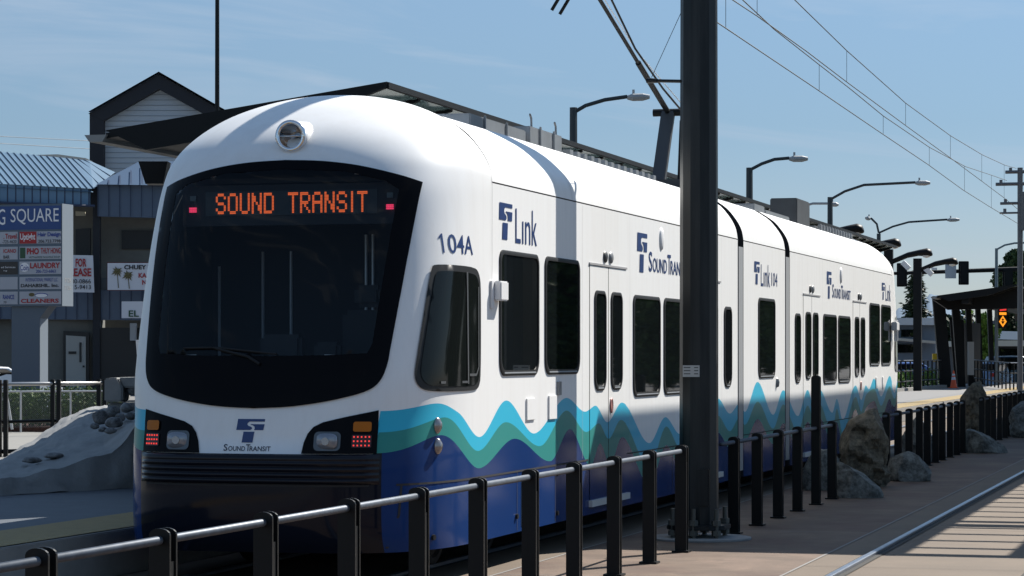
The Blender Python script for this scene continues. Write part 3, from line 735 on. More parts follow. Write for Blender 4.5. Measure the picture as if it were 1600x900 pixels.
# ---- gangway bellows
for y0, y1 in ((30.63, 31.01), (34.0, 34.38)):
    mb = MB(); prof = [(1.27, .32), (1.27, 3.10)]+[(x*.965, z-.03) for x, z in (catmull(ROOF[:5], k/12) for k in range(1, 13))]+[(0, 3.63)]
    prof = prof+[(-x, z) for x, z in prof[::-1][1:]]; loops = []
    n = 8
    for i in range(n+1):
        k = 1.0 if i % 2 else .965
        loops.append([Vector((XC+x*k, y0+(y1-y0)*i/n, .3+(z-.3)*(1 if i % 2 else .99))) for x, z in prof])
    mb.loft(loops, False); g = mb.build('gangway_bellows', mat('bellows fabric', (.035, .037, .04), .8), T)
    b = MB(); b.box(XS-.005, XS+.004, y0+.05, y1-.05, .35, 3.08); b.build('gangway_panel', mat('gangway grey', (.30, .31, .32), .45), g)

# ---- fittings on the side
b = MB(); b.box(XS, XS+.02, 19.93, 20.02, 2.13, 2.37); b.box(XS+.015, XS+.08, 20.0, 20.22, 2.20, 2.36); cm = b.build('mirror_camera', mat('white plastic', (.72, .72, .72), .4), T, bevel=.012)
b = MB(); b.box(XS+.02, XS+.12, 44.75, 45.1, 2.19, 2.34); b.box(XS+.02, XS+.09, 45.1, 45.15, 2.0, 2.38); b.build('mirror_camera', MATS['white plastic'], T, bevel=.012)
for y0, y1, z0, z1 in ((21.03, 21.3, 1.20, 1.385), (21.76, 22.02, 1.19, 1.40), (42.9, 43.1, 1.2, 1.39), (43.7, 43.9, 1.2, 1.39)):
    b = MB(); b.box(XS, XS+.014, y0, y1, z0, z1); b.build('access_cover', WHITE, T, bevel=.003)
b = MB(); b.box(XS, XS+.02, 22.06, 22.16, 1.40, 1.52); b.build('intercom_slot', TRIM, T)
for z in (1.215, 1.055):
    b = MB(); c = ps(.0)(18.76, z); n = (ps(.1)(18.76, z)-c).normalized(); u = n.cross(Vector((0, 0, 1))).normalized(); v = Vector((0, 0, 1))
    b.loft([[c+n*d+u*(.043*r*math.cos(q))+v*(.06*r*math.sin(q)) for q in [2*math.pi*k/20 for k in range(20)]] for d, r in ((0, 1.05), (.012, 1.05), (.02, .9), (.035, .55), (.04, .01))], True)
    b.build('side_lamp', mat('clear side lens', (.34, .31, .30), .15, metal=.6, coat=.8), T, smooth=True)
b = MB(); c = Vector((XS, 33.35, 1.40)); b.loft([[c+Vector((d, .05*r*math.cos(q), .07*r*math.sin(q))) for q in [2*math.pi*k/14 for k in range(14)]] for d, r in ((0, 1), (.03, .8), (.04, .01))], True); b.build('side_lamp', TRIM, T, smooth=True)
b = MB(); c = Vector((XS, 26.35, 2.98)); b.loft([[c+Vector((d, .09*r*math.cos(q), .12*r*math.sin(q))) for q in [2*math.pi*k/20 for k in range(20)]] for d, r in ((0, 1), (.012, .95), (.022, .6), (.024, .01))], True); b.build('side_speaker', MATS['white plastic'], T, smooth=True)
c = Vector((XS, 39.0, 2.98)); b = MB(); b.loft([[c+Vector((d, .09*r*math.cos(q), .12*r*math.sin(q))) for q in [2*math.pi*k/20 for k in range(20)]] for d, r in ((0, 1), (.012, .95), (.022, .6), (.024, .01))], True); b.build('side_speaker', MATS['white plastic'], T, smooth=True)

# ---- logos and lettering
def sname(mb, a0, a1, b0, b1, fn):      # SOUNDTRANSIT in small capitals
    w = a1-a0; h = b1-b0
    put_text(mb, "S", a0, a0+w*.085, b0, b1, fn, .012); put_text(mb, "OUND", a0+w*.10, a0+w*.46, b0, b0+h*.72, fn, .012)
    put_text(mb, "T", a0+w*.475, a0+w*.565, b0, b1, fn, .012); put_text(mb, "RANSIT", a0+w*.555, a1, b0, b0+h*.72, fn, .012)
f3 = pf(.003)
b = MB(); emblem(b, -.125, .10, 1.095, 1.272, f3); b.build('logo', LOGO, T)
b = MB(); sname(b, -.215, .165, 1.032, 1.082, f3); b.build('lettering', mat('front lettering', (.012, .016, .04), .3), T)
s3 = ps(.0035)
b = MB(); put_poly(b, [(18.965, 2.55), (18.985, 2.55), (18.985, 2.70), (18.972, 2.70), (18.94, 2.674), (18.94, 2.658), (18.965, 2.672)], s3); put_text(b, "04A", 19.04, 19.48, 2.55, 2.70, s3, .004); b.build('lettering', LOGO, T)
def link(y0, w, z0, h, num=None):
    b = MB(); emblem(b, y0, y0+w*.34, z0+.04*h, z0+h, s3); b.build('logo', LOGO, T)
    b = MB(); put_text(b, "L", y0+w*.42, y0+w*.56, z0, z0+h*.92, s3); put_text(b, "\u0131n", y0+w*.60, y0+w*.82, z0, z0+h*.62, s3); put_text(b, "k", y0+w*.86, y0+w*1.0, z0, z0+h*.95, s3)
    if num: put_text(b, num, y0+w*1.10, y0+w*1.5, z0+.02, z0+h*.66, s3)
    b.build('lettering', LOGO, T)
link(20.2, 1.18, 2.70, .315); link(31.72, 1.12, 2.64, .30, "104"); link(43.66, 1.15, 2.70, .30)
def st(y0, w, z0, h):
    b = MB(); emblem(b, y0, y0+w*.19, z0, z0+h, s3); b.build('logo', LOGO, T)
    b = MB(); sname(b, y0+w*.22, y0+w, z0+.02, z0+.02+h*.52, s3); b.build('lettering', LOGO, T)
st(25.22, 2.42, 2.60, .40); st(37.6, 2.42, 2.60, .40)

# ---- roof equipment
b = MB()
b.box(-7.9, -6.42, 21.3, 23.1, 3.66, 3.86)
for y in (21.7, 22.4): b.box(-6.42, -6.40, y, y+.03, 3.7, 3.88)
b.build('roof_unit', ALU, T, bevel=.012); b = MB(); b.box(-7.9, -6.40, 23.18, 24.35, 3.66, 3.91)
for y in (23.5, 24.0): b.box(-6.40, -6.38, y, y+.03, 3.7, 3.93)
for y in (23.3, 24.2): b.tube([(-6.42, y, 3.9), (-6.42, y-.01, 3.99), (-6.42, y-.06, 4.03)], .012, 6)
b.build('roof_unit', ALU, T, bevel=.012)
b = MB()
for i in range(14):
    y = 24.6+i*.29; b.box(-6.46, -6.38, y, y+.12, 3.72, 3.80)
b.box(-6.6, -6.45, 24.5, 28.7, 3.66, 3.78); b.build('roof_conduit', ALU, T)
for bb in ((-7.8, 31.3, 33.6, 3.80), (-6.92, 38.9, 40.1, 4.17)): b = MB(); b.box(bb[0], -6.5, bb[1], bb[2], 3.66, bb[3]); b.build('roof_cabinet', DKGREY, T, bevel=.015)
b = MB(); b.box(-7.3, -6.5, 36.2, 38.2, 3.66, 3.84); b.build('roof_unit', ALU, T, bevel=.012); b = MB(); b.box(-7.0, -6.5, 35.3, 36.1, 3.66, 3.88); b.build('roof_unit', ALU, T, bevel=.012); b = MB(); b.box(-7.8, -6.46, 40.4, 44.4, 3.66, 3.82)
for i in range(12): b.box(-6.44, -6.38, 40.5+i*.3, 40.62+i*.3, 3.74, 3.85)
b.build('roof_unit', ALU, T, bevel=.012)
# pantograph
knee = Vector((XC, 32.75, 4.93)); head = Vector((XC, 28.6, 6.02)); foot = Vector((XC, 32.1, 3.86))
b = MB(); b.box(XC-.55, XC+.55, 31.6, 33.2, 3.80, 3.88); b.box(XC-.5, XC+.5, 31.95, 32.2, 3.88, 4.0); pn = b.build('pantograph', DKGREY, T)
b = MB(); d = (knee-foot).normalized(); b.obox((foot+knee)/2, Vector((.085, 0, 0)), d.cross(Vector((1, 0, 0)))*.05, d*(knee-foot).length/2); b.build('lower_arm', mat('arm grey', (.06, .065, .07), .45), pn, bevel=.01)
b = MB(); b.tube([knee+Vector((.2, 0, 0)), knee+Vector((-.2, 0, 0))], .05, 10); mid = knee.lerp(head, .42)
b.tube([knee, mid], .036, 10); b.tube([mid, head], .024, 10); b.build('upper_arm', CANOPY, pn)
b = MB(); b.tube([knee+Vector((.25, -.1, -.05)), knee.lerp(head, .35)+Vector((.25, 0, -.22)), knee.lerp(head, .72)+Vector((.25, 0, -.30)), knee.lerp(head, .98)+Vector((.2, 0, -.1))], .014, 6)
b.tube([foot+Vector((.2, .35, 0)), knee+Vector((.15, .1, -.1))], .02, 6); b.build('control_rod', CANOPY, pn)
b = MB(); b.tube([head+Vector((.1, .1, -.1)), head+Vector((.1, 1.9, -.55)), Vector((XC+.2, 33.2, 4.95))], .006, 5); b.build('pull_rope', mat('white rope', (.7, .7, .7), .6), pn)
b = MB(); hz = 6.20
for dy in (-.18, .18): b.tube([head+Vector((-.42, dy, -.30)), head+Vector((-.22, dy, .02)), head+Vector((-.05, dy, .14)), head+Vector((.75, dy, .16)), head+Vector((.95, dy, .0))], .02, 6)
b.tube([head+Vector((0, -.2, .05)), head+Vector((0, .2, .05))], .03, 8); b.tube([head, head+Vector((0, 0, .1))], .03, 8); b.build('collector_head', CANOPY, pn)
# ---- running gear
b = MB(); b.box(XC-1.15, XC+1.15, 18.9, 46.1, .38, .75); b.build('underframe', UNDER, T)
for y in (20.05, 21.6, 31.75, 33.25, 43.4, 44.95):
    for s in (-1, 1):
        b = MB(); x = XC+s*.76; rad = .33
        b.loft([[Vector((x+dx*s, y+r*math.cos(q), .363+r*math.sin(q))) for q in [2*math.pi*k/28 for k in range(28)]] for dx, r in ((-.07, .05), (-.07, rad), (.05, rad-.005), (.055, rad-.06), (.03, rad-.08), (.03, .12), (.07, .11), (.07, .01))], True); b.build('wheel', UNDER, T, auto=40)
for y in (20.8, 32.5, 44.2):
    for s in (-1, 1):
        b = MB(); b.box(XC+s*1.0-.08, XC+s*1.0+.08, y-1.1, y+1.1, .28, .5); b.box(XC+s*1.0-.1, XC+s*1.0+.1, y-.2, y+.2, .2, .45); b.build('bogie_frame', UNDER, T, bevel=.02)

# ================================================================== RAILINGS between the tracks
RX = -4.78
def plate(mb, y, top, x=RX, w=.052, t=.016, z0=0):
    pts = [Vector((x-w, y, z0)), Vector((x+w, y, z0)), Vector((x+w, y, top-.03))]+[Vector((x+w*math.cos(a), y, top-.03+.03*math.sin(a))) for a in [math.pi*k/8 for k in range(1, 8)]]+[Vector((x-w, y, top-.03))]
    mb.prism(pts, (0, t, 0))
def railing(ys, label, rail0, rail1, tall=None, name='railing'):
    R = thing(name, label, 'railing', (RX, ys[0], 0), 'black post railings between the tracks')
    for y in ys:
        b = MB(); plate(b, y-.045, .955); plate(b, y+.029, .955); b.box(RX-.045, RX+.045, y-.029, y+.029, 0.02, .80)
        b.box(RX-.075, RX+.075, y-.075, y+.075, 0, .016); b.build('post', POST, R)
    b = MB(); b.tube([(RX, rail0, .90), (RX, rail1, .90)], .021, 14); b.build('top_rail', RAILPIPE, R, smooth=True)
    if tall:
        b = MB(); plate(b, tall-.045, 1.52); plate(b, tall+.029, 1.52); b.box(RX-.045, RX+.045, tall-.03, tall+.03, .02, 1.44); b.box(RX-.075, RX+.075, tall-.075, tall+.075, 0, .016); b.build('tall_post', POST, R)
    return R
railing([7.2, 8.44, 9.69, 10.94, 12.24, 13.51, 14.78, 16.03, 17.32, 18.55, 19.83, 21.1, 22.39], 'long black post railing with steel pipe top in front of the tram', 6.5, 22.45)
railing([24.86, 26.12, 27.38, 28.63, 31.18], 'short post railing past the big pole with one post taller than the rest', 24.2, 31.25, 29.95)
railing([36.2, 37.5, 38.8, 40.1, 41.15, 42.3, 43.3, 44.5, 45.6, 46.6], 'post railing running between the two tall standing boulders', 35.9, 46.7)
railing([50.2, 51.48, 52.7, 54.0, 55.3, 56.5, 57.8, 59.1, 60.4, 61.7, 63], 'farthest post railing beyond the second standing boulder', 49.9, 63.2)

# ================================================================== CATENARY POLE
PX, PY = -4.965, 24.05
P = thing('catenary_pole', 'thick black many-sided steel pole on bolted base in front of the tram', 'pole', (PX, PY, 0))
b = MB(); n = 12; loops = []
for z, r in ((.13, .188), (4, .18), (9.5, .165)): loops.append([Vector((PX+r*math.cos(2*math.pi*(k+.5)/n), PY+r*math.sin(2*math.pi*(k+.5)/n), z)) for k in range(n)])
b.loft(loops, True, True, True); b.build('shaft', POLE, P)
b = MB(); loops = []
oct_ = [(-.28, -.16), (-.16, -.28), (.16, -.28), (.28, -.16), (.28, .16), (.16, .28), (-.16, .28), (-.28, .16)]
b.prism([Vector((PX+x, PY+y, .095)) for x, y in oct_], (0, 0, .045)); b.build('base_plate', POLE, P, bevel=.006)
for x, y in ((-.21, -.21), (.21, -.21), (.21, .21), (-.21, .21), (0, -.26), (0, .26)):
    b = MB(); b.tube([(PX+x, PY+y, 0), (PX+x, PY+y, .30)], .022, 10); b.tube([(PX+x, PY+y, .14), (PX+x, PY+y, .19)], .045, 6); b.tube([(PX+x, PY+y, .045), (PX+x, PY+y, .093)], .045, 6); b.build('anchor_bolt', mat('grey bolt', (.10, .10, .09), .5, metal=.6), P)
b = MB(); hz = [(-.05, .30), (.05, .30), (.05, .62), (-.05, .62)]
b.box(PX+.02, PX+.14, PY-.20, PY-.17, .32, .68); b.build('hand_hole_cover', POLE, P, bevel=.01)
b = MB(); q = at(1081, 580, 24.35); yy = PY-.186
b.box(q.x-.08, q.x+.08, yy-.012, yy+.02, 1.55, 1.66); tg = b.build('tag_plate', mat('tag aluminium', (.42, .43, .43), .45), P)
b = MB(); fnt = lambda a, z: Vector((q.x+a, yy-.0135, z))
put_text(b, "SOUND TRANSIT", -.07, .02, 1.63, 1.645, fnt); put_text(b, "POLE NO.", -.07, -.01, 1.598, 1.613, fnt); put_text(b, "LINK", -.07, -.03, 1.566, 1.581, fnt)
b.v = []; b.f = []; b.m = []
for z in (1.635, 1.605, 1.575): b.add([fnt(-.07, z), fnt(-.005, z), fnt(-.005, z+.009), fnt(-.07, z+.009), fnt(.03, z), fnt(.07, z), fnt(.07, z+.009), fnt(.03, z+.009)], [(0, 1, 2, 3), (4, 5, 6, 7)])
b.build('tag_print', DKGREY, tg)
b = MB(); e1 = at(1012, 126, 24.4); e2 = at(1064, 127, 24.1); b.tube([e1, e1.lerp(e2, .3)], [.028, .02], 8); b.tube([e1.lerp(e2, .3), e2], .016, 8); b.tube([at(1018, 121, 24.4), at(1064, 20, 24.1)], .003, 5); b.build('bracket', CANOPY, P)
# concrete footing disc
b = MB(); b.loft([[Vector((PX+r*math.cos(2*math.pi*k/40), PY+r*math.sin(2*math.pi*k/40), z)) for k in range(40)] for r, z in ((.50, .0), (.50, .018), (.48, .022), (.001, .022))], True); b.build('footing', mat('grey footing', (.2, .2, .2), .9, var=.2), P)

# ================================================================== BOULDERS AND ROCKS
def rock(label, pts, depth, m, seed, group=None, name='boulder', cat='boulder', top=.5):
    """outline as (x,z) metres about the base centre, given depth along the view, roughened in all directions"""
    c, prof = pts; b = bmesh.new(); bmesh.ops.create_icosphere(b, subdivisions=5, radius=1)
    xs = prof; zmax = xs[-1][2]
    def ext(z):
        for i in range(len(xs)-1):
            if xs[i][2] <= z <= xs[i+1][2]:
                t = (z-xs[i][2])/max(1e-6, xs[i+1][2]-xs[i][2]); return [xs[i][k]+(xs[i+1][k]-xs[i][k])*t for k in (0, 1)]
        return [xs[-1][0], xs[-1][1]]
    for v in b.verts:
        p = v.co.copy(); zz = (p.z+1)/2; zz = zz*zz*(3-2*zz)*.5+zz*.5
        z = -.06+zz*(zmax+.06); l, r = ext(max(z, 0)); h = math.hypot(p.x, p.y); k = 1/max(h, 1e-4); rad = min(1, h*1.18+.02)**.55
        cx = (l+r)/2; hw = (r-l)/2; nx = p.x*k*rad; ny = p.y*k*rad
        q = Vector((cx+nx*hw, ny*depth*(.6+.4*hw/max(.01, (xs[0][1]-xs[0][0])/2)), z))
        s = seed*7.3; a = .12*noise.noise(q*2.2+Vector((s, 0, 0)))+.05*noise.noise(q*5.5+Vector((0, s, 0)))-.10*abs(noise.noise(q*3.5+Vector((0, 0, s))))+.022*noise.noise(q*14)+.01*noise.noise(q*34)
        d = Vector((nx, ny, .35*(p.z))); 
        if d.length > .01: d.normalize()
        sc = min(1, zmax*.9); q += d*a*sc*1.3
        v.co = q
    rg = random.Random(seed*17); ctr = Vector(((xs[0][0]+xs[0][1])/2, 0, zmax*.42)); hw0 = (xs[0][1]-xs[0][0])/2
    for _ in range(22):
        d = Vector((rg.gauss(0, 1), rg.gauss(-.2, 1), abs(rg.gauss(.35, .45)))).normalized(); ex_ = max((v.co-ctr).dot(d) for v in b.verts); lim = ex_*rg.uniform(.80, .95)
        for v in b.verts:
            o_ = (v.co-ctr).dot(d)-lim
            if o_ > 0: v.co -= d*o_*.96
    for v in b.verts:
        q = v.co; v.co = q+Vector((noise.noise(q*9), noise.noise(q*9+Vector((5, 0, 0))), noise.noise(q*9+Vector((0, 7, 0)))))*.018*min(1, zmax)+Vector((noise.noise(q*25), noise.noise(q*25+Vector((5, 0, 0))), 0))*.007
    me = bpy.data.meshes.new(name); b.to_mesh(me); b.free(); me.materials.append(m)
    me.polygons.foreach_set('use_smooth', [True]*len(me.polygons)); me.set_sharp_from_angle(angle=math.radians(17))
    o = bpy.data.objects.new(name, me); COL.objects.link(o); o.location = c; o.rotation_euler = (0, 0, TH)
    return tag(o, label, cat, group)
def gpt(px, py): w = F*CAMH/(py-HOR); p = at(px, py, w); p.z = 0; return p, w
def px_rock(label, prof_px, depth, m, seed, w=None, zb=0, wide=1.13, **k):
    """prof_px: list of (left, right, y) rows from base upwards at the place the rock stands"""
    yb = prof_px[0][2]
    w = w or F*(CAMH-zb)/(yb-HOR); cx = (prof_px[0][0]+prof_px[0][1])/2; prof_px = [(cx+(l-cx)*wide, cx+(r-cx)*wide, y) for l, r, y in prof_px]; c = at(cx, yb, w+depth*.6); c.z = zb; s = w/F
    rock(label, (c, [((l-cx)*s, (r-cx)*s, (yb-y)*s) for l, r, y in prof_px]), depth, m, seed, **k)
px_rock('tall mossy standing boulder nearest the tram', [(1308, 1394, 761), (1306, 1393, 720), (1312, 1388, 680), (1322, 1383, 655), (1338, 1374, 636), (1352, 1364, 625)], .38, ROCKB, 1)
px_rock('low grey boulder with slanting top in front of the mossy standing stone', [(1298, 1378, 778), (1300, 1370, 762), (1302, 1352, 742), (1304, 1330, 728), (1305, 1318, 722)], .3, ROCKG, 2)
px_rock('squat boulder half hidden behind the tall railing post', [(1254, 1318, 766), (1254, 1318, 735), (1260, 1310, 712), (1275, 1300, 701)], .3, ROCKG, 3)
px_rock('rounded dark boulder touching the right of the mossy standing stone', [(1388, 1450, 752), (1388, 1449, 735), (1390, 1436, 714), (1394, 1420, 706)], .35, ROCKG, 4)
px_rock('second standing boulder, leaning and pointed, between two railings', [(1508, 1545, 681), (1506, 1543, 655), (1499, 1542, 630), (1503, 1541, 612), (1515, 1540, 598), (1526, 1538, 588)], .35, ROCKB, 5)
px_rock('low sloping grey boulder at the foot of the pointed stone', [(1506, 1573, 708), (1506, 1565, 697), (1508, 1545, 682), (1510, 1528, 672)], .4, ROCKG, 6)
px_rock('upright grey boulder seen through the far railing posts', [(1410, 1460, 722), (1411, 1458, 690), (1416, 1450, 665), (1428, 1440, 650)], .3, ROCKG, 8)
px_rock('grey boulder at the right edge behind the farthest railing', [(1580, 1628, 684), (1579, 1626, 655), (1581, 1620, 636), (1588, 1610, 627)], .4, ROCKG, 9)

# ================================================================== CONCRETE PLANTER WITH ROCKS ON THE LEFT PLATFORM
fr_bot = [at(-60, 779, 25.1), at(0, 775, 25.4), at(60, 772, 25.8), at(130, 768, 26.3), at(180, 765, 26.7), at(215, 763, 27), at(300, 757, 27.6)]
fr_top = [at(-60, 756, 25.2), at(0, 750, 25.5), at(45, 744, 25.9), at(115, 724, 26.4), at(175, 706, 26.8), at(215, 664, 27.1), at(300, 640, 27.7)]
def xat(px, py, X): k = (px-800)/F; return at(px, py, X/(k*CT-ST))
mid_t = [xat(-60, 728, -12.9), xat(0, 724, -12.9), xat(70, 703, -12.9), xat(100, 694, -12.9), xat(150, 672, -12.9), xat(190, 658, -12.8), xat(300, 655, -12.8)]
mid2 = [xat(-60, 724, -13.7), xat(0, 721, -13.7), xat(73, 690, -13.7), xat(104, 668, -13.8), xat(140, 650, -13.8), xat(180, 640, -13.8), xat(300, 640, -13.8)]
bk_top = [xat(-60, 722, -14.9), xat(0, 719, -14.9), xat(74, 672, -14.9), xat(106, 651, -14.9), xat(135, 636, -14.9), xat(160, 634, -14.9), xat(300, 638, -14.9)]
for l in (fr_bot,):
    for p in l: p.z = PZ
bk_bot = [Vector((p.x-.1, p.y+.15, PZ)) for p in bk_top]
def subdiv_rows(rows, n=9, m=9):
    out = []
    for i in range(len(rows)-1):
        for a in range(m):
            t = a/m; r = []
            for j in range(len(rows[0])-1):
                for c in range(n):
                    u = c/n; p = rows[i][j].lerp(rows[i][j+1], u); q = rows[i+1][j].lerp(rows[i+1][j+1], u); r.append(p.lerp(q, t))
            r.append(rows[i][-1].lerp(rows[i+1][-1], t)); out.append(r)
    r = []
    for j in range(len(rows[0])-1):
        for c in range(n): r.append(rows[-1][j].lerp(rows[-1][j+1], c/n))
    r.append(rows[-1][-1]); out.append(r); return out
b = MB(); rows = subdiv_rows([fr_bot, fr_top, mid_t, mid2, bk_top, bk_bot]); b.loft(rows, False)
pl = b.build('concrete_planter', CONCW, smooth=False, auto=30); tag(pl, 'long grey concrete planter rising in wedges beside the tram front', 'planter')
dm = bpy.data.textures.new('planter wear', 'CLOUDS'); dm.noise_scale = .32
md = pl.modifiers.new('wear', 'DISPLACE'); md.texture = dm; md.strength = .10; md.mid_level = .5
b = MB(); b.prism([at(163, 591, 33), at(184, 590, 33), at(192, 606, 33), at(191, 628, 33), at(163, 628, 33)], Vector((-.25, .8, 0))); b.prism([at(184, 590, 33.05), at(300, 588, 33.05), at(300, 606, 33.05), at(192, 606, 33.05)], Vector((-.25, .7, 0)))
b.prism([at(168, 630, 33.1), at(300, 630, 33.1), at(300, 660, 33.1), at(168, 660, 33.1)], Vector((-.25, .6, 0)))
tag(b.build('concrete_block', CONCW, bevel=.02), 'tilted concrete block with cobbles behind the planter', 'concrete block')
def pebble(px, py, w, rx, rz, seed, label):
    b = bmesh.new(); bmesh.ops.create_icosphere(b, subdivisions=3, radius=1); s = w/F
    for v in b.verts:
        d = 1+.18*noise.noise(v.co*1.3+Vector((seed*3.1, 0, 0)))+.05*noise.noise(v.co*4+Vector((seed, 2, 0)))
        v.co = Vector((v.co.x*rx*s*d, v.co.y*rx*s*.9*d, v.co.z*rz*s*d))
    me = bpy.data.meshes.new('rock'); b.to_mesh(me); b.free(); me.materials.append(ROCKL); me.polygons.foreach_set('use_smooth', [True]*len(me.polygons))
    o = bpy.data.objects.new('rock', me); COL.objects.link(o); o.location = at(px, py, w); o.rotation_euler = (0, 0, seed)
    tag(o, label, 'rock', 'cobbles set in the concrete planter')
pebble(158, 652, 28.9, 14, 12, 1, 'rounded grey cobble at the left of the planter pile')
pebble(176, 644, 29.3, 13, 10, 2, 'grey cobble behind and above the pile in the planter')
pebble(178, 660, 28.7, 14, 9, 3, 'wide flat cobble in the middle of the planter pile')
pebble(198, 637, 29.6, 11, 8, 4, 'cobble nearest the tram at the top of the planter pile')
pebble(207, 605, 33.2, 12, 14, 5, 'big round cobble on the tilted concrete block')
pebble(195, 615, 33.3, 8, 13, 6, 'narrow cobble wedged beside the big round one on the block')
pebble(188, 652, 29.2, 8, 7, 7, 'small cobble between the flat cobble and the tram')
pebble(148, 666, 28.4, 8, 5, 8, 'small flat cobble at the lower left of the pile')
pebble(172, 673, 28.2, 11, 5, 9, 'low flat cobble at the front of the pile')
pebble(205, 650, 29.3, 9, 6, 10, 'small pale cobble touching the tram silhouette')
pebble(160, 671, 28.2, 8, 4, 11, 'thin flat cobble under the left round one')
pebble(50, 719, 27.0, 15, 5, 13, 'flat cobble sunk alone in the low end of the planter')
pebble(84, 712, 27.4, 16, 5, 14, 'flat pale cobble sunk midway along the planter')
px_rock('small brown boulder against the back of the concrete planter', [(47, 76, 706), (46, 78, 690), (50, 75, 678), (56, 68, 672)], .3, rock_mat('brown rock', (.10, .08, .06), (.2, .16, .12)), 12, w=33.5, zb=.33)

# platform-end railing at left
def at_z(px, z, w): p = at(px, HOR, w); p.z = z; return p
R = thing('platform_railing', 'black flat post railing with bright pipe rail behind the planter', 'railing', at_z(5, PZ, 35))
ends = [(-60, 34.8), (5, 35.2), (88, 35.9), (160, 36.5), (232, 37.1)]
for px, w in ends:
    c = at_z(px, PZ, w); b = MB()
    ex = Vector((CT, ST, 0)); ey = Vector((-ST, CT, 0))
    for d in (-.05, .035):
        cc = c+ex*d; b.obox(Vector((cc.x, cc.y, PZ+.53)), ex*.028, ey*.05, Vector((0, 0, .53)))
    b.build('post', POST, R, bevel=.008)
A, Bp = at_z(-60, PZ+1.0, 34.8), at_z(232, PZ+1.0, 37.1)
b = MB(); b.tube([A, Bp], .028, 10); b.build('top_rail', mat('bright pipe', (.55, .54, .52), .3, metal=.7), R, smooth=True)
b = MB(); b.tube([A-Vector((0, 0, .52)), Bp-Vector((0, 0, .52))], .022, 8); b.tube([A-Vector((0, 0, .93)), Bp-Vector((0, 0, .93))], .03, 8); b.build('lower_rail', POST, R, smooth=True)

# chain-link fence, hedge
R = thing('chain_link_fence', 'low galvanised chain-link fence in front of the hedge', 'fence', at_z(80, .1, 59))
fa, fb = at_z(-40, 0, 58.5), at_z(165, 0, 59.5); d = fb-fa
b = MB(); b.add([(0, 0, .1), (d.length, 0, .1), (d.length, 0, .92), (0, 0, .92)], [(0, 1, 2, 3)]); o = b.build('mesh_panel', CHAIN, fixn=False)
ang = math.atan2(d.y, d.x); o.parent = R; o.matrix_parent_inverse = Matrix.Translation(-R.location) @ Matrix.Translation(fa) @ Matrix.Rotation(ang, 4, 'Z')
galv = mat('galvanised post', (.5, .5, .5), .4, metal=.5)
b = MB(); b.tube([fa+Vector((0, 0, .93)), fb+Vector((0, 0, .93))], .022, 8); b.build('top_rail', galv, R)
for t in (0.02, .35, .73, .99):
    p = fa.lerp(fb, t); b = MB(); b.tube([p, p+Vector((0, 0, .95))], .025, 8); b.build('post', galv, R)
b = MB(); p0, p1 = at(19, 671, 57.5), at(10, 614, 57.5); b.tube([p0, p1], .03, 8); b.build('brace', galv, R)

def leaves(mb, c, n, rx, ry, rz, s, up=.3, shell=.55):
    for _ in range(n):
        while True:
            p = Vector((random.uniform(-1, 1), random.uniform(-1, 1), random.uniform(-1, 1)))
            if p.length < 1 and random.random() < shell+(1-shell)*p.length: break
        p = Vector((p.x*rx, p.y*ry, p.z*rz))+c
        a = Vector((random.gauss(0, 1), random.gauss(0, 1), random.gauss(0, 1)*.6)).normalized(); u = a.orthogonal().normalized(); v = a.cross(u)
        k = s*random.uniform(.6, 1.4); th = random.uniform(0, 6.28); e1 = (u*math.cos(th)+v*math.sin(th))*k; e2 = (v*math.cos(th)-u*math.sin(th))*k*.55
        mb.add([p-e1, p+e2, p+e1, p-e2], [(0, 1, 2, 3)])
H = thing('hedge', 'clipped green hedge growing behind the chain-link fence', 'hedge', at_z(80, .1, 61))
b = MB()
for i in range(34):
    p = fa.lerp(fb, (i+.5)/34)+Vector((-.3, .95, 0)); leaves(b, Vector((p.x, p.y, .52+.05*math.sin(i*2.1))), 330, .28, .45, .50, .035)
b.build('foliage', leaf_mat('hedge leaf', (.075, .135, .035)), H, fixn=False)
b = MB()
for i in range(17): p = fa.lerp(fb, (i+.5)/17)+Vector((-.3, .95, 0)); b.tube([(p.x, p.y, .1), (p.x+.05, p.y, .6)], .02, 5)
b.build('stems', BARK, H)

# ================================================================== SHOPPING BUILDING AT LEFT
BW = 90.0
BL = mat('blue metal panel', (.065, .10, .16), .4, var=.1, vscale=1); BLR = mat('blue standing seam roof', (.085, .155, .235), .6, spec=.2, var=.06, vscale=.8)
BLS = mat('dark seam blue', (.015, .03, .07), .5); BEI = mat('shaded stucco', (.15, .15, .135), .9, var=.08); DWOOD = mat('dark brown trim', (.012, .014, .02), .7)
SID = mat('white clapboard', (.42, .47, .52), .7); DARKIN = mat('dark opening', (.006, .007, .008), .5)
VX = Vector((CT, ST, 0)); VY = Vector((-ST, CT, 0)); UP = Vector((0, 0, 1))
Bd = thing('shopping_building', 'two storey shopping building with blue metal roof and gabled tower', 'building', at_z(100, 0, BW))
def quad(mb, *ps): mb.add(list(ps), [tuple(range(len(ps)))])
def slab(mb, pts, th):  mb.prism(pts, VY*th)
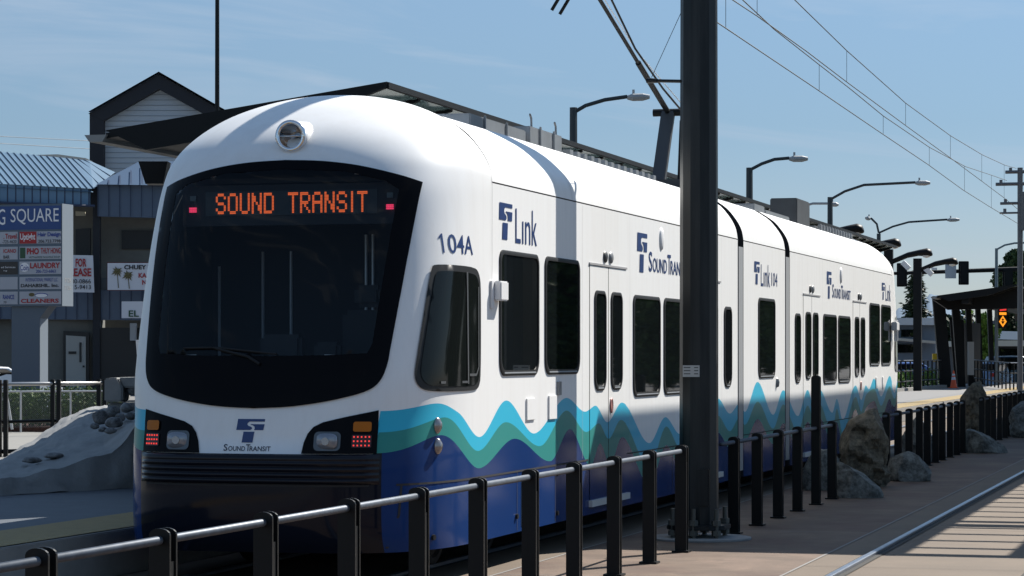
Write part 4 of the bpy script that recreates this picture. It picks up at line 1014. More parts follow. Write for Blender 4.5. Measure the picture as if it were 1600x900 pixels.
# facade direction of the left wing (runs away to the right)
def bp(px, py, dw=0): return at(px, py, BW+dw)
b = MB()   # stucco walls
slab(b, [bp(112, 318, 2), bp(420, 322, 2), bp(420, 440, 2), bp(112, 440, 2)], .4)
slab(b, [bp(-60, 318, 1.2), bp(146, 318, 2), bp(146, 640, 2), bp(-60, 640, 1.2)], .4)
slab(b, [bp(146, 500, 1.2), bp(160, 500, 1.2), bp(160, 640, 1.2), bp(146, 640, 1.2)], .6)
slab(b, [bp(57, 497, 1.0), bp(146, 497, 1.3), bp(146, 640, 1.3), bp(57, 640, 1.0)], .4)
slab(b, [bp(-60, 500, 3), bp(420, 500, 3), bp(420, 640, 3), bp(-60, 640, 3)], .4)
b.build('wall', BEI, Bd)
b = MB()   # left wing lower fascia
slab(b, [bp(-80, 283, -2.6), bp(139, 295, 0), bp(139, 323, 0), bp(-80, 315, -2.6)], .3)
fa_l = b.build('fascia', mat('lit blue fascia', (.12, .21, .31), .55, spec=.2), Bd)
b = MB()
for i in range(18):
    t = i/17; p = bp(-80, 284, -2.6).lerp(bp(139, 295, 0), t)-VY*.012; q = bp(-80, 315, -2.6).lerp(bp(139, 322, 0), t)-VY*.012
    quad(b, p-VX*.022, q-VX*.022, q+VX*.022, p+VX*.022)
p, q = bp(-80, 314, -2.6)-VY*.06, bp(148, 322, 0)-VY*.06; b.tube([p, q], .05, 6)
b.build('fascia_seam', BLS, fa_l)
b = MB()   # left wing roof slope
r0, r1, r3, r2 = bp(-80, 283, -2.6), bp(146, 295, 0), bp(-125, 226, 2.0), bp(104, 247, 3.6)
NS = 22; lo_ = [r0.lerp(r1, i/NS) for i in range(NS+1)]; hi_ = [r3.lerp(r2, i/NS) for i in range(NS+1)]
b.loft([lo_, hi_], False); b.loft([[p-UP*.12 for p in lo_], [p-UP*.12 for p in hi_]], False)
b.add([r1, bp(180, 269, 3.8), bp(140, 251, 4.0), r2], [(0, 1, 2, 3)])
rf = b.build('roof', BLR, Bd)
b = MB()
for i in range(NS+1): b.tube([lo_[i]+UP*.02, hi_[i]+UP*.02], .018, 5)
for i in range(1, 4): b.tube([r1.lerp(bp(180, 269, 3.8), i/4)+UP*.02, r2.lerp(bp(140, 251, 4.0), i/4)+UP*.02], .018, 5)
b.build('roof_seam', mat('muted seam blue', (.045, .085, .14), .6, spec=.2), rf)
b = MB(); slab(b, [bp(58, 242, 5), bp(90, 241, 5), bp(134, 247, 5), bp(134, 254, 5), bp(58, 250, 5)], 1.5); b.build('roof_unit', mat('cream roof unit', (.6, .56, .48), .7), Bd)
# right wing fascia and roof
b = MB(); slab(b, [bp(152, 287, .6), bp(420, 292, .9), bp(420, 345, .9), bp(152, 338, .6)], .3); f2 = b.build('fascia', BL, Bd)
b = MB()
for i in range(16):
    px = 153+i*17; quad(b, bp(px-.7, 288, .55), bp(px+.7, 288, .55), bp(px+.7, 338+i*.4, .55), bp(px-.7, 338+i*.4, .55))
b.build('fascia_seam', BLS, f2)
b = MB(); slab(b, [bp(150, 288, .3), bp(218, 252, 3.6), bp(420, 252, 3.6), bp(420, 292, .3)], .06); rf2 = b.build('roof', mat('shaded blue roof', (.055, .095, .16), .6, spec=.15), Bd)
b = MB()
for i in range(5):
    px = 170+i*17.3; quad(b, bp(px-1, 287, .2), bp(px+1, 287, .2), bp(px+1, 281-i*7.5, .9+i*.6), bp(px-1, 281-i*7.5, .9+i*.6))
b.build('roof_seam', BLS, rf2)
# gabled tower
b = MB(); slab(b, [bp(160, 262, 8.0), bp(160, 182, 8.0), bp(248, 132, 8.0), bp(336, 182, 8.0), bp(336, 330, 8.0), bp(160, 330, 8.0)], 4.0); tw = b.build('tower_wall', SID, Bd)
b = MB()
for i in range(22):
    y = 140+i*8.2; hw = min(88, (y-132)*1.76); p, q = bp(248-hw, y, 7.985), bp(248+hw, y, 7.985); b.tube([p, q], .008, 4)
b.build('siding_line', mat('siding shadow gap', (.2, .24, .28), .8), tw)
b = MB()
def bar(p0, p1, p2, p3, z0=7.6, th=.7): slab(b, [bp(*p0, z0), bp(*p1, z0), bp(*p2, z0), bp(*p3, z0)], th)
bar((139, 178), (248, 116), (248, 139), (162, 188)); bar((248, 116), (360, 180), (340, 190), (248, 139))
bar((140, 178), (162, 187), (162, 272), (140, 262), 7.62, .6)
b.build('gable_trim', DWOOD, tw)
b = MB(); e_ = VY*4.5; A1, A2, A3 = bp(138, 177.5, 7.5), bp(248, 115, 7.5), bp(361, 180, 7.5)
for d_ in (UP*0, UP*.08): quad(b, A1+d_, A2+d_, A2+d_+e_, A1+d_+e_); quad(b, A2+d_, A3+d_, A3+d_+e_, A2+d_+e_)
b.build('tower_roof', BL, tw)
# balcony band, columns, openings
b = MB(); slab(b, [bp(-60, 452, .9), bp(420, 455, .9), bp(420, 502, .9), bp(-60, 498, .9)], .3); f3_ = b.build('fascia', BL, Bd)
b = MB()
for i in range(22): px = -50+i*17; quad(b, bp(px-.7, 454, .85), bp(px+.7, 454, .85), bp(px+.7, 499, .85), bp(px-.7, 499, .85))
b.build('fascia_seam', BLS, f3_)
b = MB(); slab(b, [bp(-60, 434, 1.0), bp(420, 434, 1.0), bp(420, 454, 1.0), bp(-60, 454, 1.0)], .2); b.build('balcony_wall', mat('balcony blue grey', (.075, .09, .10), .6), Bd)
b = MB(); slab(b, [bp(138, 291, .7), bp(153, 291, .7), bp(153, 322, .7), bp(138, 322, .7)], .3); slab(b, [bp(145, 320, .7), bp(156, 320, .7), bp(156, 640, .7), bp(145, 640, .7)], .3); b.build('column', DWOOD, Bd)
b = MB(); slab(b, [bp(118, 330, 1.1), bp(133, 331, 1.1), bp(133, 337, 1.1), bp(118, 337, 1.1)], .1); b.build('wall_light', mat('cream fixture', (.5, .45, .33), .6), Bd)
b = MB(); slab(b, [bp(118, 358, 1.0), bp(141, 356, 1.0), bp(141, 400, 1.0), bp(118, 400, 1.0)], .2); slab(b, [bp(190, 360, 1.9), bp(420, 360, 1.9), bp(420, 389, 1.9), bp(190, 389, 1.9)], .15)
b.build('window', DARKIN, Bd)
b = MB(); slab(b, [bp(156, 512, .8), bp(420, 512, .8), bp(420, 640, .8), bp(156, 640, .8)], .1); b.build('shop_front', DARKIN, Bd)
b = MB(); slab(b, [bp(99, 517, .95), bp(139, 519, .95), bp(139, 640, .95), bp(99, 640, .95)], .1); dr = b.build('door_frame', DARKIN, Bd)
b = MB(); slab(b, [bp(103, 524, .9), bp(134, 526, .9), bp(134, 640, .9), bp(103, 640, .9)], .06); dl = b.build('door', mat('off white door', (.35, .35, .33), .7), dr)
b = MB(); slab(b, [bp(124, 535, .86), bp(127, 535, .86), bp(127, 566, .86), bp(124, 566, .86)], .05); slab(b, [bp(107, 549, .86), bp(119, 549, .86), bp(119, 553, .86), bp(107, 553, .86)], .05); slab(b, [bp(129, 571, .86), bp(132, 571, .86), bp(132, 574, .86), bp(129, 574, .86)], .05)
b.build('door_fittings', DARKIN, dl)
b = MB(); slab(b, [bp(203, 505, .4), bp(212, 505, .4), bp(212, 532, .4), bp(203, 532, .4)], .3); b.build('hanging_sign', mat('grey blade sign', (.3, .32, .34), .6), Bd)

# signs hung on the building
TB = mat('text black', (.012, .012, .015), .6); TR = mat('text red', (.32, .015, .02), .6); TBL = mat('text blue', (.02, .05, .25), .6); TW = mat('text white', (.7, .72, .75), .6); TGR = mat('text green', (.02, .07, .035), .6); TBR = mat('palm brown', (.10, .085, .03), .7)
LM = [TB, TR, TBL, TW, TGR, TBR]
def flatfn(w, off=.0): return lambda px, py: at(px, py, w-off)
def signboard(name, label, corners, w, th, m, cat='sign', loc=None):
    S = thing(name, label, cat, at(corners[0][0], corners[0][1], w)); b = MB(); b.prism([at(x, y, w) for x, y in corners], VY*th); b.build('board', m, S); return S
S = signboard('lease_sign', 'white FOR LEASE banner with red letters on the building balcony', [(84, 398), (145, 399), (147, 457), (84, 456)], 89.2, .08, SIGNW)
b = MB(); fn = flatfn(89.15)
put_text(b, "FOR", 118, 135, 417, 404, fn, .03, 1); put_text(b, "LEASE", 109, 142.5, 432, 419, fn, .03, 1)
put_text(b, "206-280-0866", 90, 142, 443, 436, fn, .01, 0); put_text(b, "206-715-9413", 90, 142, 452, 445, fn, .01, 0); b.build('lettering', LM, S, fixn=False)
S = signboard('restaurant_sign', 'white shop sign with two palm trees and the word CHUEY', [(168, 411), (300, 411), (300, 453), (168, 453)], 89.3, .12, SIGNW)
b = MB(); b.prism([at(167, 409.5, 89.35), at(300, 409.5, 89.35), at(300, 454, 89.35), at(167, 454, 89.35)], VY*.1); b.build('frame', mat('sign frame maroon', (.1, .02, .02), .6), S)
b = MB(); fn = flatfn(89.27)
put_text(b, "'S", 231, 245, 421, 414, fn, .035, 0); put_text(b, "CHUEY", 194, 228.5, 421, 414, fn, .035, 0); put_text(b, "RAOKE", 231, 275, 434, 426.5, fn, .03, 1); put_text(b, "KA", 216.5, 229, 434, 426.5, fn, .03, 1); put_text(b, "IGHT", 231, 260, 445, 437.5, fn, .03, 1); put_text(b, "N", 222, 229, 445, 437.5, fn, .03, 1)
for cx, cy, h in ((183, 424, 26), (200, 430, 21)):
    for k in range(11):
        a = math.radians(k*33+8); r = 9+1.5*math.sin(k*2.3); dx, dy = math.cos(a)*r, -math.sin(a)*r*.95
        put_poly(b, [(cx, cy), (cx+dx*.5-dy*.14, cy+dy*.5+dx*.14), (cx+dx, cy+dy+1), (cx+dx*.5+dy*.14, cy+dy*.5-dx*.14)], fn, 5)
    put_poly(b, [(cx-.5, cy), (cx+.5, cy), (cx+1.2+1.5, cy+h), (cx-.1+1.5, cy+h)], fn, 5)
b.build('lettering', LM, S, fixn=False)
S = signboard('shop_sign', 'white box sign reading EL beside the tram windscreen', [(190, 471), (300, 471), (300, 497), (190, 497)], 88.9, .2, SIGNW)
b = MB(); put_text(b, "EL", 201, 217, 495, 485, flatfn(88.87), .02, 4); b.build('lettering', LM, S, fixn=False)
S = signboard('leaning_sign', 'narrow bright white board leaning at the left edge of the tram', [(212, 531), (240, 531), (240, 584), (216, 582)], 70, .05, mat('bright board', (.8, .8, .78), .6))

# pylon sign
PW = 66.0
PYS = thing('pylon_sign', 'tall blue grey pylon sign listing shops under the words SQUARE', 'sign', at_z(50, 0, PW))
nrot = math.radians(17); ex = (VX*math.cos(nrot)-VY*math.sin(nrot)); ey = (VX*math.sin(nrot)+VY*math.cos(nrot))   # face axis, into-the-sign axis
s_ = PW/F; c0 = at(97, 318, PW)      # upper right corner of the face
def pf_(px, py, off=0):    # photo px on the sign face
    a = (px-97)*s_/math.cos(nrot)*1.0; return c0+ex*a-UP*((py-318)*s_)-ey*off
cab_m = mat('sign cabinet blue grey', (.075, .11, .15), .5)
b = MB(); zt, zb_ = c0.z, c0.z-160*s_
b.prism([pf_(-160, 318), pf_(97, 318), pf_(97, 478), pf_(-160, 478)], ey*.62); cbn = b.build('cabinet', cab_m, PYS)
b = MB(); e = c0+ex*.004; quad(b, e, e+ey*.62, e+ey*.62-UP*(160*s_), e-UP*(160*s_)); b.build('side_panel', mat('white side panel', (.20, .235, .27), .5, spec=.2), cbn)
b = MB(); side = lambda a, z: c0+ex*.008+ey*a-UP*((z-318)*s_)
put_text(b, "7126", .14, .50, 441, 434, side, .01, 0); put_text(b, "7136", .14, .50, 452.5, 446, side, .01, 0); b.build('lettering', [mat('grey digits', (.3, .3, .3), .6)], cbn, fixn=False)
b = MB(); f1 = lambda x, y: pf_(x, y, .012)
b.prism([pf_(-160, 321, .01), pf_(95.5, 321, .01), pf_(95.5, 358, .01), pf_(-160, 358, .01)], ey*.009); hd = b.build('header_panel', mat('header blue', (.012, .05, .19), .45), cbn)
b = MB(); f2_ = lambda x, y: pf_(x, y, .018); put_text(b, "SQUARE", 12, 92, 350, 325, f2_, .0, 3); put_text(b, "G", -9, 3, 350, 325, f2_, .0, 3); b.build('lettering', LM, hd, fixn=False)
rowsp = [(361, 380), (384.5, 404.5), (408, 428), (432, 451.5), (455, 475)]
pan_w = mat('panel white', (.34, .37, .42), .5); pan_d = mat('panel black', (.02, .02, .02), .5); pan_r = mat('panel red', (.20, .02, .025), .5)
txt = {0: ([("Travel", 3, 22, 372, 364, 1, .02), (".", 0, 1.5, 372, 370.5, 1, .02), ("-725-4620", -2, 22, 379, 374, 0, .0)], [("Uptight", 28, 53, 377, 364, 3, .02), ("Hair Design", 57, 95, 371, 362.5, 2, .03), ("206.723.7798", 58, 95, 379, 374, 0, .01)]),
       1: ([("ICANO", 0, 21, 394, 388, 1, .02), ("BAR", 0, 10, 403, 398, 0, .01)], [("PHO", 39, 59, 397, 387, 1, .04), ("THUY HONG", 62, 95, 396, 387, 1, .02), ("VIETNAMESE NOODLE SOUP", 42, 94, 403, 400, 4, .0)]),
       2: ([("ed Services", -4, 20, 418, 415, 3, 0), ("ing", 0, 6, 423.5, 421, 3, 0)], [("LAUNDRY", 44.5, 94, 419, 410, 1, .03), ("Coin", 28, 42, 422, 413, 2, .01), ("206-723-6863", 54, 87, 426, 421, 2, .01)]),
       3: ([], [("INTERNATIONAL MARKET LLC", 37, 90, 439.5, 434, 2, .0), ("DAHABSHIL. Inc.", 29, 92, 448.5, 443, 0, .03)]),
       4: ([("RANCE", -1, 18, 467, 460, 2, .02), ("70", 0, 5, 473.5, 470, 0, 0)], [("CLEANERS", 29, 92, 473, 466.5, 1, .03)])}
for i, (y0, y1) in enumerate(rowsp):
    for side_, (x0, x1) in enumerate(((-150, 23.5), (26.5, 95.8))):
        b = MB(); b.prism([pf_(x0, y0, .01), pf_(x1, y0, .01), pf_(x1, y1, .01), pf_(x0, y1, .01)], ey*.008); pnl = b.build('tenant_panel', pan_d if (i == 2 and side_ == 0) else pan_w, cbn)
        b = MB()
        if i == 0 and side_: put_poly(b, [(26.7, 361.2), (55, 361.2), (55, 379.8), (26.7, 379.8)], lambda x, y: pf_(x, y, .013), 1)
        if i == 1 and side_: put_poly(b, [(27.5, 386), (36.5, 386), (36.5, 403), (27.5, 403)], lambda x, y: pf_(x, y, .013), 4)
        if i == 2 and side_: put_poly(b, [(35+8*math.cos(k*.4), 417+8*math.sin(k*.4)*.9) for k in range(16)], lambda x, y: pf_(x, y, .013), 3)
        if i == 4 and side_: put_poly(b, [(47+5*math.cos(k*.5), 460+3*math.sin(k*.5)) for k in range(13)], lambda x, y: pf_(x, y, .013), 5); put_poly(b, [(63+11*math.cos(k*.5), 461+3.6*math.sin(k*.5)) for k in range(13)], lambda x, y: pf_(x, y, .0135), 2); put_poly(b, [(63+10*math.cos(k*.5), 461.5+2.8*math.sin(k*.5)) for k in range(13)], lambda x, y: pf_(x, y, .014), 3)
        for s, a0, a1, z0, z1, mi, bd in txt[i][side_]: put_text(b, s, a0, a1, z0, z1, f2_, bd, mi)
        if b.f: b.build('lettering', LM, pnl, fixn=False)
b = MB(); b.prism([pf_(10, 478, -.1), pf_(72, 478, -.1), pf_(57, 497, -.1), pf_(57, 660, -.1), pf_(10, 660, -.1), pf_(10, 497, -.1)], ey*.45); col_ = b.build('column', cab_m, PYS)
b = MB(); e0 = pf_(57.1, 497, -.1)+ex*.004; quad(b, e0, e0+ey*.45, e0+ey*.45-UP*(160*s_), e0-UP*(160*s_)); b.build('side_panel', MATS['white side panel'], col_)

# ================================================================== PLATFORM CANOPIES
def canopy(y0, y1, label, colpx=None):
    K = thing('platform_canopy', label, 'canopy', (-11.3, y0, PZ), 'tilted black station canopies')
    xl, zl, xr, zr = -12.23, 4.25, -8.9, 4.70; sl_ = (zr-zl)/(xr-xl); Z = lambda x: zl+(x-xl)*sl_
    b = MB(); xm = -9.7; b.prism([Vector((xl, y0, zl)), Vector((xm, y0, Z(xm))), Vector((xm, y0, Z(xm)-.06)), Vector((xl, y0, zl-.06))], (0, y1-y0, 0)); b.build('roof_deck', CANOPY, K)
    b = MB(); b.prism([Vector((xm, y0+.03, Z(xm)-.005)), Vector((xr, y0+.03, zr-.005)), Vector((xr, y0+.03, zr-.025)), Vector((xm, y0+.03, Z(xm)-.025))], (0, y1-y0-.06, 0)); b.build('glass_strip', CGLASS, K)
    b = MB(); b.prism([Vector((xl, y0-.02, zl+.03)), Vector((xr, y0-.02, zr+.03)), Vector((xr, y0-.02, zr-.03)), Vector((xm-.4, y0-.02, Z(xm-.4)-.27)), Vector((xl+.5, y0-.02, zl-.20))], (0, .08, 0)); b.build('end_beam', CANOPY, K)
    y = y0+1.25
    while y < y1:
        b = MB(); b.prism([Vector((xm-.3, y, Z(xm-.3)-.03)), Vector((xr-.05, y, zr-.03)), Vector((xr-.05, y, zr-.06)), Vector((xm-.3, y, Z(xm)-.30))], (0, .07, 0)); y += 1.25; b.build('rafter', CANOPY, K)
    b = MB(); b.box(xr-.03, xr+.02, y0, y1, zr-.04, zr+.025); b.box(-11.2, -10.9, y0+.2, y1-.2, 3.95, 4.22); b.build('edge_beam', CANOPY, K)
    b = MB(); b.prism([Vector((xl-.24, y0-.05, zl-.02)), Vector((xl+.03, y0-.05, zl-.02)), Vector((xl-.02, y0-.05, zl-.10)), Vector((xl-.18, y0-.05, zl-.10))], (0, y1-y0, 0)); b.build('gutter', mat('pale gutter', (.26, .255, .24), .6), K)
    for px_, w_, hw_, ln_ in (colpx or ()):
        c_ = at_z(px_, PZ, w_); b = MB(); b.prism([c_-VX*hw_, c_+VX*hw_, c_+VX*(hw_+ln_)+UP*4.0, c_+VX*(ln_-hw_)+UP*4.0], VY*.25); b.build('column', CANOPY, K)
    n = 0 if colpx else int((y1-y0)//7)
    for i in range(n):
        yy = y0+3.5+i*7.2
        for xx, lean in ((-11.6, -.15), (-10.6, .12)):
            b = MB(); b.prism([Vector((xx-.14, yy, PZ)), Vector((xx+.14, yy, PZ)), Vector((xx+lean+.14, yy, 4.15)), Vector((xx+lean-.14, yy, 4.15))], (0, .25, 0)); b.build('column', CANOPY, K)
        b = MB(); b.prism([Vector((xl+.3, yy, 4.2)), Vector((xm, yy, 4.5)), Vector((xm, yy, 4.3)), Vector((-10.6, yy, 3.95)), Vector((-11.6, yy, 3.92)), Vector((xl+.3, yy, 4.06))], (0, .2, 0)); b.build('cross_beam', CANOPY, K)
    return K
K1 = canopy(26.4, 69.4, 'black tilted platform canopy rising behind the tram roof')
b = MB(); b.prism([at(216, 252, 31), at(262, 252, 31), at(255, 287, 31), at(227, 287, 31)], VY*.3); b.build('speaker_box', CANOPY, K1)
b = MB(); c = at(278, 206, 29.5); b.tube([c, c+Vector((.25, .1, .0))], .09, 14); b.build('floodlight', CANOPY, K1)
K2 = canopy(108.5, 138, 'far black platform canopy on slanted columns at the right', [(1479, 112, .26, -.35), (1503, 114, .17, -.3), (1518, 117, .12, -.15), (1533, 124, .12, -.15), (1551, 132, .12, -.15)])
b = MB(); b.prism([at(1457, 467, 109.5), at(1590, 450, 109.5), at(1598, 482, 109.5), at(1482, 484, 109.5)], VY*.3); b.build('underside_shade_panel', CANOPY, K2)  # dark panel added for the shaded roof underside and its beams
b = MB(); b.prism([at(1506, 505, 121), at(1532, 505, 123), at(1532, 598, 123), at(1508, 600, 121)], VY*.1); b.build('windbreak', CANOPY, K2)
b = MB(); b.prism([at(1484, 500, 118), at(1506, 500, 118), at(1508, 600, 118), at(1492, 600, 118)], VY*.1); b.build('windbreak', CANOPY, K2)
b = MB(); p0 = at(1514, 534, 112); b.prism([at(1513, 534, 112), at(1522, 534, 112), at(1522, 586, 112), at(1513, 586, 112)], VY*.2); b.build('notice_panel', mat('notice grey', (.3, .3, .29), .6), K2)

SH = thing('shade_shelter', 'dark unseen shelter behind the tram nose, added to shade the platform', 'shelter', (-10.4, 25.5, PZ))  # unseen shelter added so that its shadow darkens the platform floor
b = MB(); b.prism([Vector(p) for p in ((-10.45, 24.4, 3.25), (-9.7, 22.4, 3.25), (-8.68, 22.4, 3.25), (-8.68, 28, 3.25), (-10.45, 28, 3.25))], (0, 0, .1)); b.build('roof', CANOPY, SH)
b = MB(); b.box(-8.74, -8.68, 22.4, 28, 2.72, 3.25); b.build('fascia', CANOPY, SH)  # hangs low to shade the platform strip the roof misses
b = MB(); b.box(-10.4, -10.34, 24.5, 27.9, PZ+.15, 3.25); b.build('back_panel', CANOPY, SH)
b = MB(); b.box(-10.3, -9.6, 27.8, 27.88, PZ+.15, 3.25); b.build('end_panel', CANOPY, SH)
for x, y in ((-10.37, 24.45), (-9.4, 23.0), (-9.4, 27.8)): b = MB(); b.tube([(x, y, PZ), (x, y, 3.25)], .05, 8); b.build('post', CANOPY, SH)
# tall canopy added out of view to throw the shade: solid trackside, trellis beyond
K3 = thing('shade_canopy', 'high unseen canopy with open trellis edge added to shade the tram', 'canopy', (2.2, 30, 0))
CZ = 8.5; cy0, cy1 = 30.25, 80
b = MB(); b.box(-2.30, 1.23, cy0, cy1, CZ, CZ+.12); b.build('roof_deck', CANOPY, K3)
b = MB(); y = cy0; i = 0
while y < cy1:
    t = .22 if i % 5 == 0 else .07; b.box(1.23, 4.9, y, y+t, CZ, CZ+.1); y += .94; i += 1
for x in (2.1, 3.4, 4.8): b.box(x, x+.12, cy0, cy1, CZ-.12, CZ-.02)
b.build('trellis', CANOPY, K3)
for y in (34, 48, 62, 76):
    b = MB(); b.box(3.0, 3.3, y, y+.3, 0, CZ-.12); b.box(-2.1, 4.8, y+.05, y+.25, CZ-.4, CZ-.12); b.build('column', CANOPY, K3)
b = MB(); b.box(1.25, 6, 20, 140, -.015, .36); structure(b.build('platform', CONC))

# ================================================================== OVERHEAD WIRES
WIRE = mat('dark wire', (.03, .035, .035), .6)
def wires(label, c_pts, m_pts, drops):
    K = thing('overhead_wire', label, 'wire', c_pts[0], 'catenary over the tracks')
    b = MB(); b.tube(c_pts, .009, 5); b.build('contact_wire', WIRE, K)
    b = MB(); b.tube(m_pts, .009, 5); b.build('messenger_wire', WIRE, K)
    for p, q in drops: b = MB(); b.tube([p, q], .004, 4); b.build('dropper', WIRE, K)
def wy(px): # depth of a wire point
    x = -6.9; k = (px-800)/F; return x/(k*CT-ST)
def wline(lst): return [at(px, py, wy(px)) for px, py in lst]
def lerp_at(lst, px):
    for (a, c) in zip(lst[:-1], lst[1:]):
        if a[0] <= px <= c[0]: t = (px-a[0])/(c[0]-a[0]); return at(px, a[1]+(c[1]-a[1])*t, wy(px))
A_ = [(1000, -46), (1125, 38), (1280, 142), (1380, 210), (1450, 257), (1505, 297), (1548, 324), (1600, 355), (1680, 403)]
M1 = [(1060, -92), (1150, -10), (1210, 46), (1280, 101), (1330, 140), (1380, 181), (1452, 230), (1508, 260), (1550, 274), (1573, 282)]
B_ = [(1060, -60), (1145, 0), (1183, 25), (1260, 80), (1323, 128), (1415, 196), (1484, 246), (1534, 283), (1570, 310), (1600, 335), (1680, 395)]
C_ = [(1150, -95), (1242, 0), (1323, 79), (1415, 161), (1485, 212), (1535, 242), (1570, 258), (1588, 263)]
wires('lower left catenary pair of wires with droppers above the tram', wline(A_), wline(M1), [(lerp_at(M1, x), lerp_at(A_, x)) for x in (1134, 1280, 1380, 1452, 1507, 1549)])
wires('upper right catenary pair of wires with droppers', wline(B_), wline(C_), [(lerp_at(C_, x), lerp_at(B_, x)) for x in (1183, 1323, 1415, 1485, 1534, 1569)])
# far catenary pole with brackets
w0 = wy(1580); K = thing('bracket_pole', 'distant grey catenary pole with four bracket arms at the right edge', 'pole', at_z(1597, 0, w0))
b = MB(); b.tube([at_z(1594, 0, w0), at(1594, 262, w0)], .085, 10); b.build('shaft', mat('grey pole', (.13, .14, .15), .5), K); b = MB(); b.tube([at(1600, 360, w0), at(1600, 300, w0)], .16, 12); b.build('transformer', MATS['grey pole'], K)
for xa, ya, t in ((1571, 269, .06), (1556, 288, .06), (1563, 318, .05), (1562, 333, .035)):
    b = MB(); p, q = at(xa, ya, w0), at(1640, ya-1.5, w0); b.tube([p, q], t, 6); b.tube([at(xa+8, ya+1, w0), at(xa+8, ya-7, w0)], .05, 6); b.build('bracket_arm', MATS['grey pole'], K)
# faint wires over the shopping roof
for (a0, a1, lab) in (((-100, 208), (180, 222), 'upper thin power line over the blue roof'), ((-100, 218), (180, 235), 'lower thin power line over the blue roof')):
    b = MB(); b.tube([at(*a0, 140), at(*a1, 150)], .018, 4); tag(b.build('power_line', mat('faint wire', (.2, .22, .24), .7)), lab, 'wire', 'power lines behind the building')

# ================================================================== STREET LAMPS
LG = mat('lamp head grey', (.30, .32, .33), .5); LP = mat('lamp pole dark', (.025, .035, .04), .5)
def street_lamp(label, px, top, w, arms, m=LP, r=.09):
    K = thing('street_lamp', label, 'street lamp', at_z(px, 0, w), 'cobra head street lamps')
    b = MB(); b.tube([at_z(px, 0, w), at(px, top, w)], [r*1.3, r], 8); b.build('pole', m, K)
    for arm in arms:
        pts = [at(x, y, w) for x, y in arm[:-1]]; hx, hy = arm[-1]
        b = MB(); b.tube(pts, .05, 6); b.build('arm', m, K)
        p = pts[-1]; q = at(hx, hy, w); d = q-p; b = MB()
        b.loft([[p+d*t+VY*(wd*math.cos(a))+UP*(hh*math.sin(a)-.02) for a in [2*math.pi*k/10 for k in range(10)]] for t, wd, hh in ((0, .05, .05), (.25, .12, .09), (.7, .14, .09), (1, .10, .05))], True, True, True); b.tube([p+d*.28, p+d*.28+UP*.16], .03, 6); b.build('lamp_head', LG, K)
street_lamp('tallest dark street lamp rising behind the tram roof left of the big pole', 896, 168, 60, [[(896, 176), (915, 165), (945, 156), (980, 151), (1015, 150)]])
street_lamp('dark street lamp with short arm just right of the big pole', 1171, 262, 70, [[(1171, 266), (1190, 256), (1210, 249), (1233, 247), (1262, 247)]])
street_lamp('street lamp with long curved arm over the tram rear', 1297, 308, 88, [[(1297, 312), (1320, 299), (1350, 289), (1390, 287), (1430, 285), (1453, 285)]])
street_lamp('street lamp with two arms, one short and one long', 1373, 365, 115, [[(1373, 364), (1370, 350), (1362, 342), (1360, 341), (1352, 340)], [(1373, 364), (1395, 354), (1420, 347), (1480, 343), (1499, 342.5)]])
street_lamp('pale thin street lamp half hidden behind the roof cabinet', 1245, 330, 95, [[(1245, 329), (1255, 322), (1270, 318), (1297, 318), (1310, 319)]], LG, .05)
street_lamp('far thin street lamp in front of the right hand tree', 1557, 388, 120, [[(1557, 390), (1570, 383), (1585, 380), (1612, 379), (1630, 379)]], mat('grey lamp pole', (.14, .18, .2), .5), .07)
b = MB(); b.tube([at_z(339, 0, 60), at(339.5, -60, 60)], [.075, .05], 8); tag(b.build('flag_pole', POST), 'thin black mast rising behind the canopy at left', 'pole')
# platform lamps
def platform_lamp(label, hx, hy, w, full=False):
    K = thing('platform_lamp', label, 'lamp', at_z(hx, PZ, w), 'black platform lamps with thick arms')
    end = at(hx, hy, w); x0 = end.x-1.75; c = lambda dx, dz, : Vector((end.x+dx, end.y, end.z+dz))
    b = MB(); b.box(end.x-1.75, end.x-1.43, end.y-.12, end.y+.12, PZ, end.z+.12); b.build('pole', CANOPY, K)
    b = MB(); P_ = [(-1.43, -.32, .12), (-.9, -.10, .13), (-.5, -.02, .14), (-.2, 0, .19), (-.05, -.03, .15), (0, -.08, .05)]
    b.loft([[c(dx, dz)+Vector((0, r*1.2*math.cos(a), r*.8*math.sin(a))) for a in [2*math.pi*k/12 for k in range(12)]] for dx, dz, r in P_], True, True, True); b.build('arm', CANOPY, K, smooth=True)
    b = MB(); b.loft([[c(-.22, -.12)+Vector((r*math.cos(a), r*math.sin(a), z)) for a in [2*math.pi*k/12 for k in range(12)]] for r, z in ((.15, 0), (.12, -.06), (.01, -.09))], True); b.build('lens', mat('lamp lens', (.6, .62, .62), .2), K, smooth=True)
    if full:
        for s, dz in ((-1, -.15), (1, -.4)):
            b = MB(); b.obox(c(-1.6+s*.45, dz), Vector((.13, 0, -.13)), Vector((0, .12, 0)), Vector((.07, 0, .07))); b.build('loudspeaker', MATS['white plastic'], K)
platform_lamp('black platform lamp nearest, just above the tram roof', 1350, 357, 75)
platform_lamp('black platform lamp above the rear roof edge', 1408, 379, 84)
platform_lamp('black platform lamp just beyond the tram end', 1457, 394, 93)
platform_lamp('farthest black platform lamp on its whole pole with white speakers', 1497, 408, 101, True)

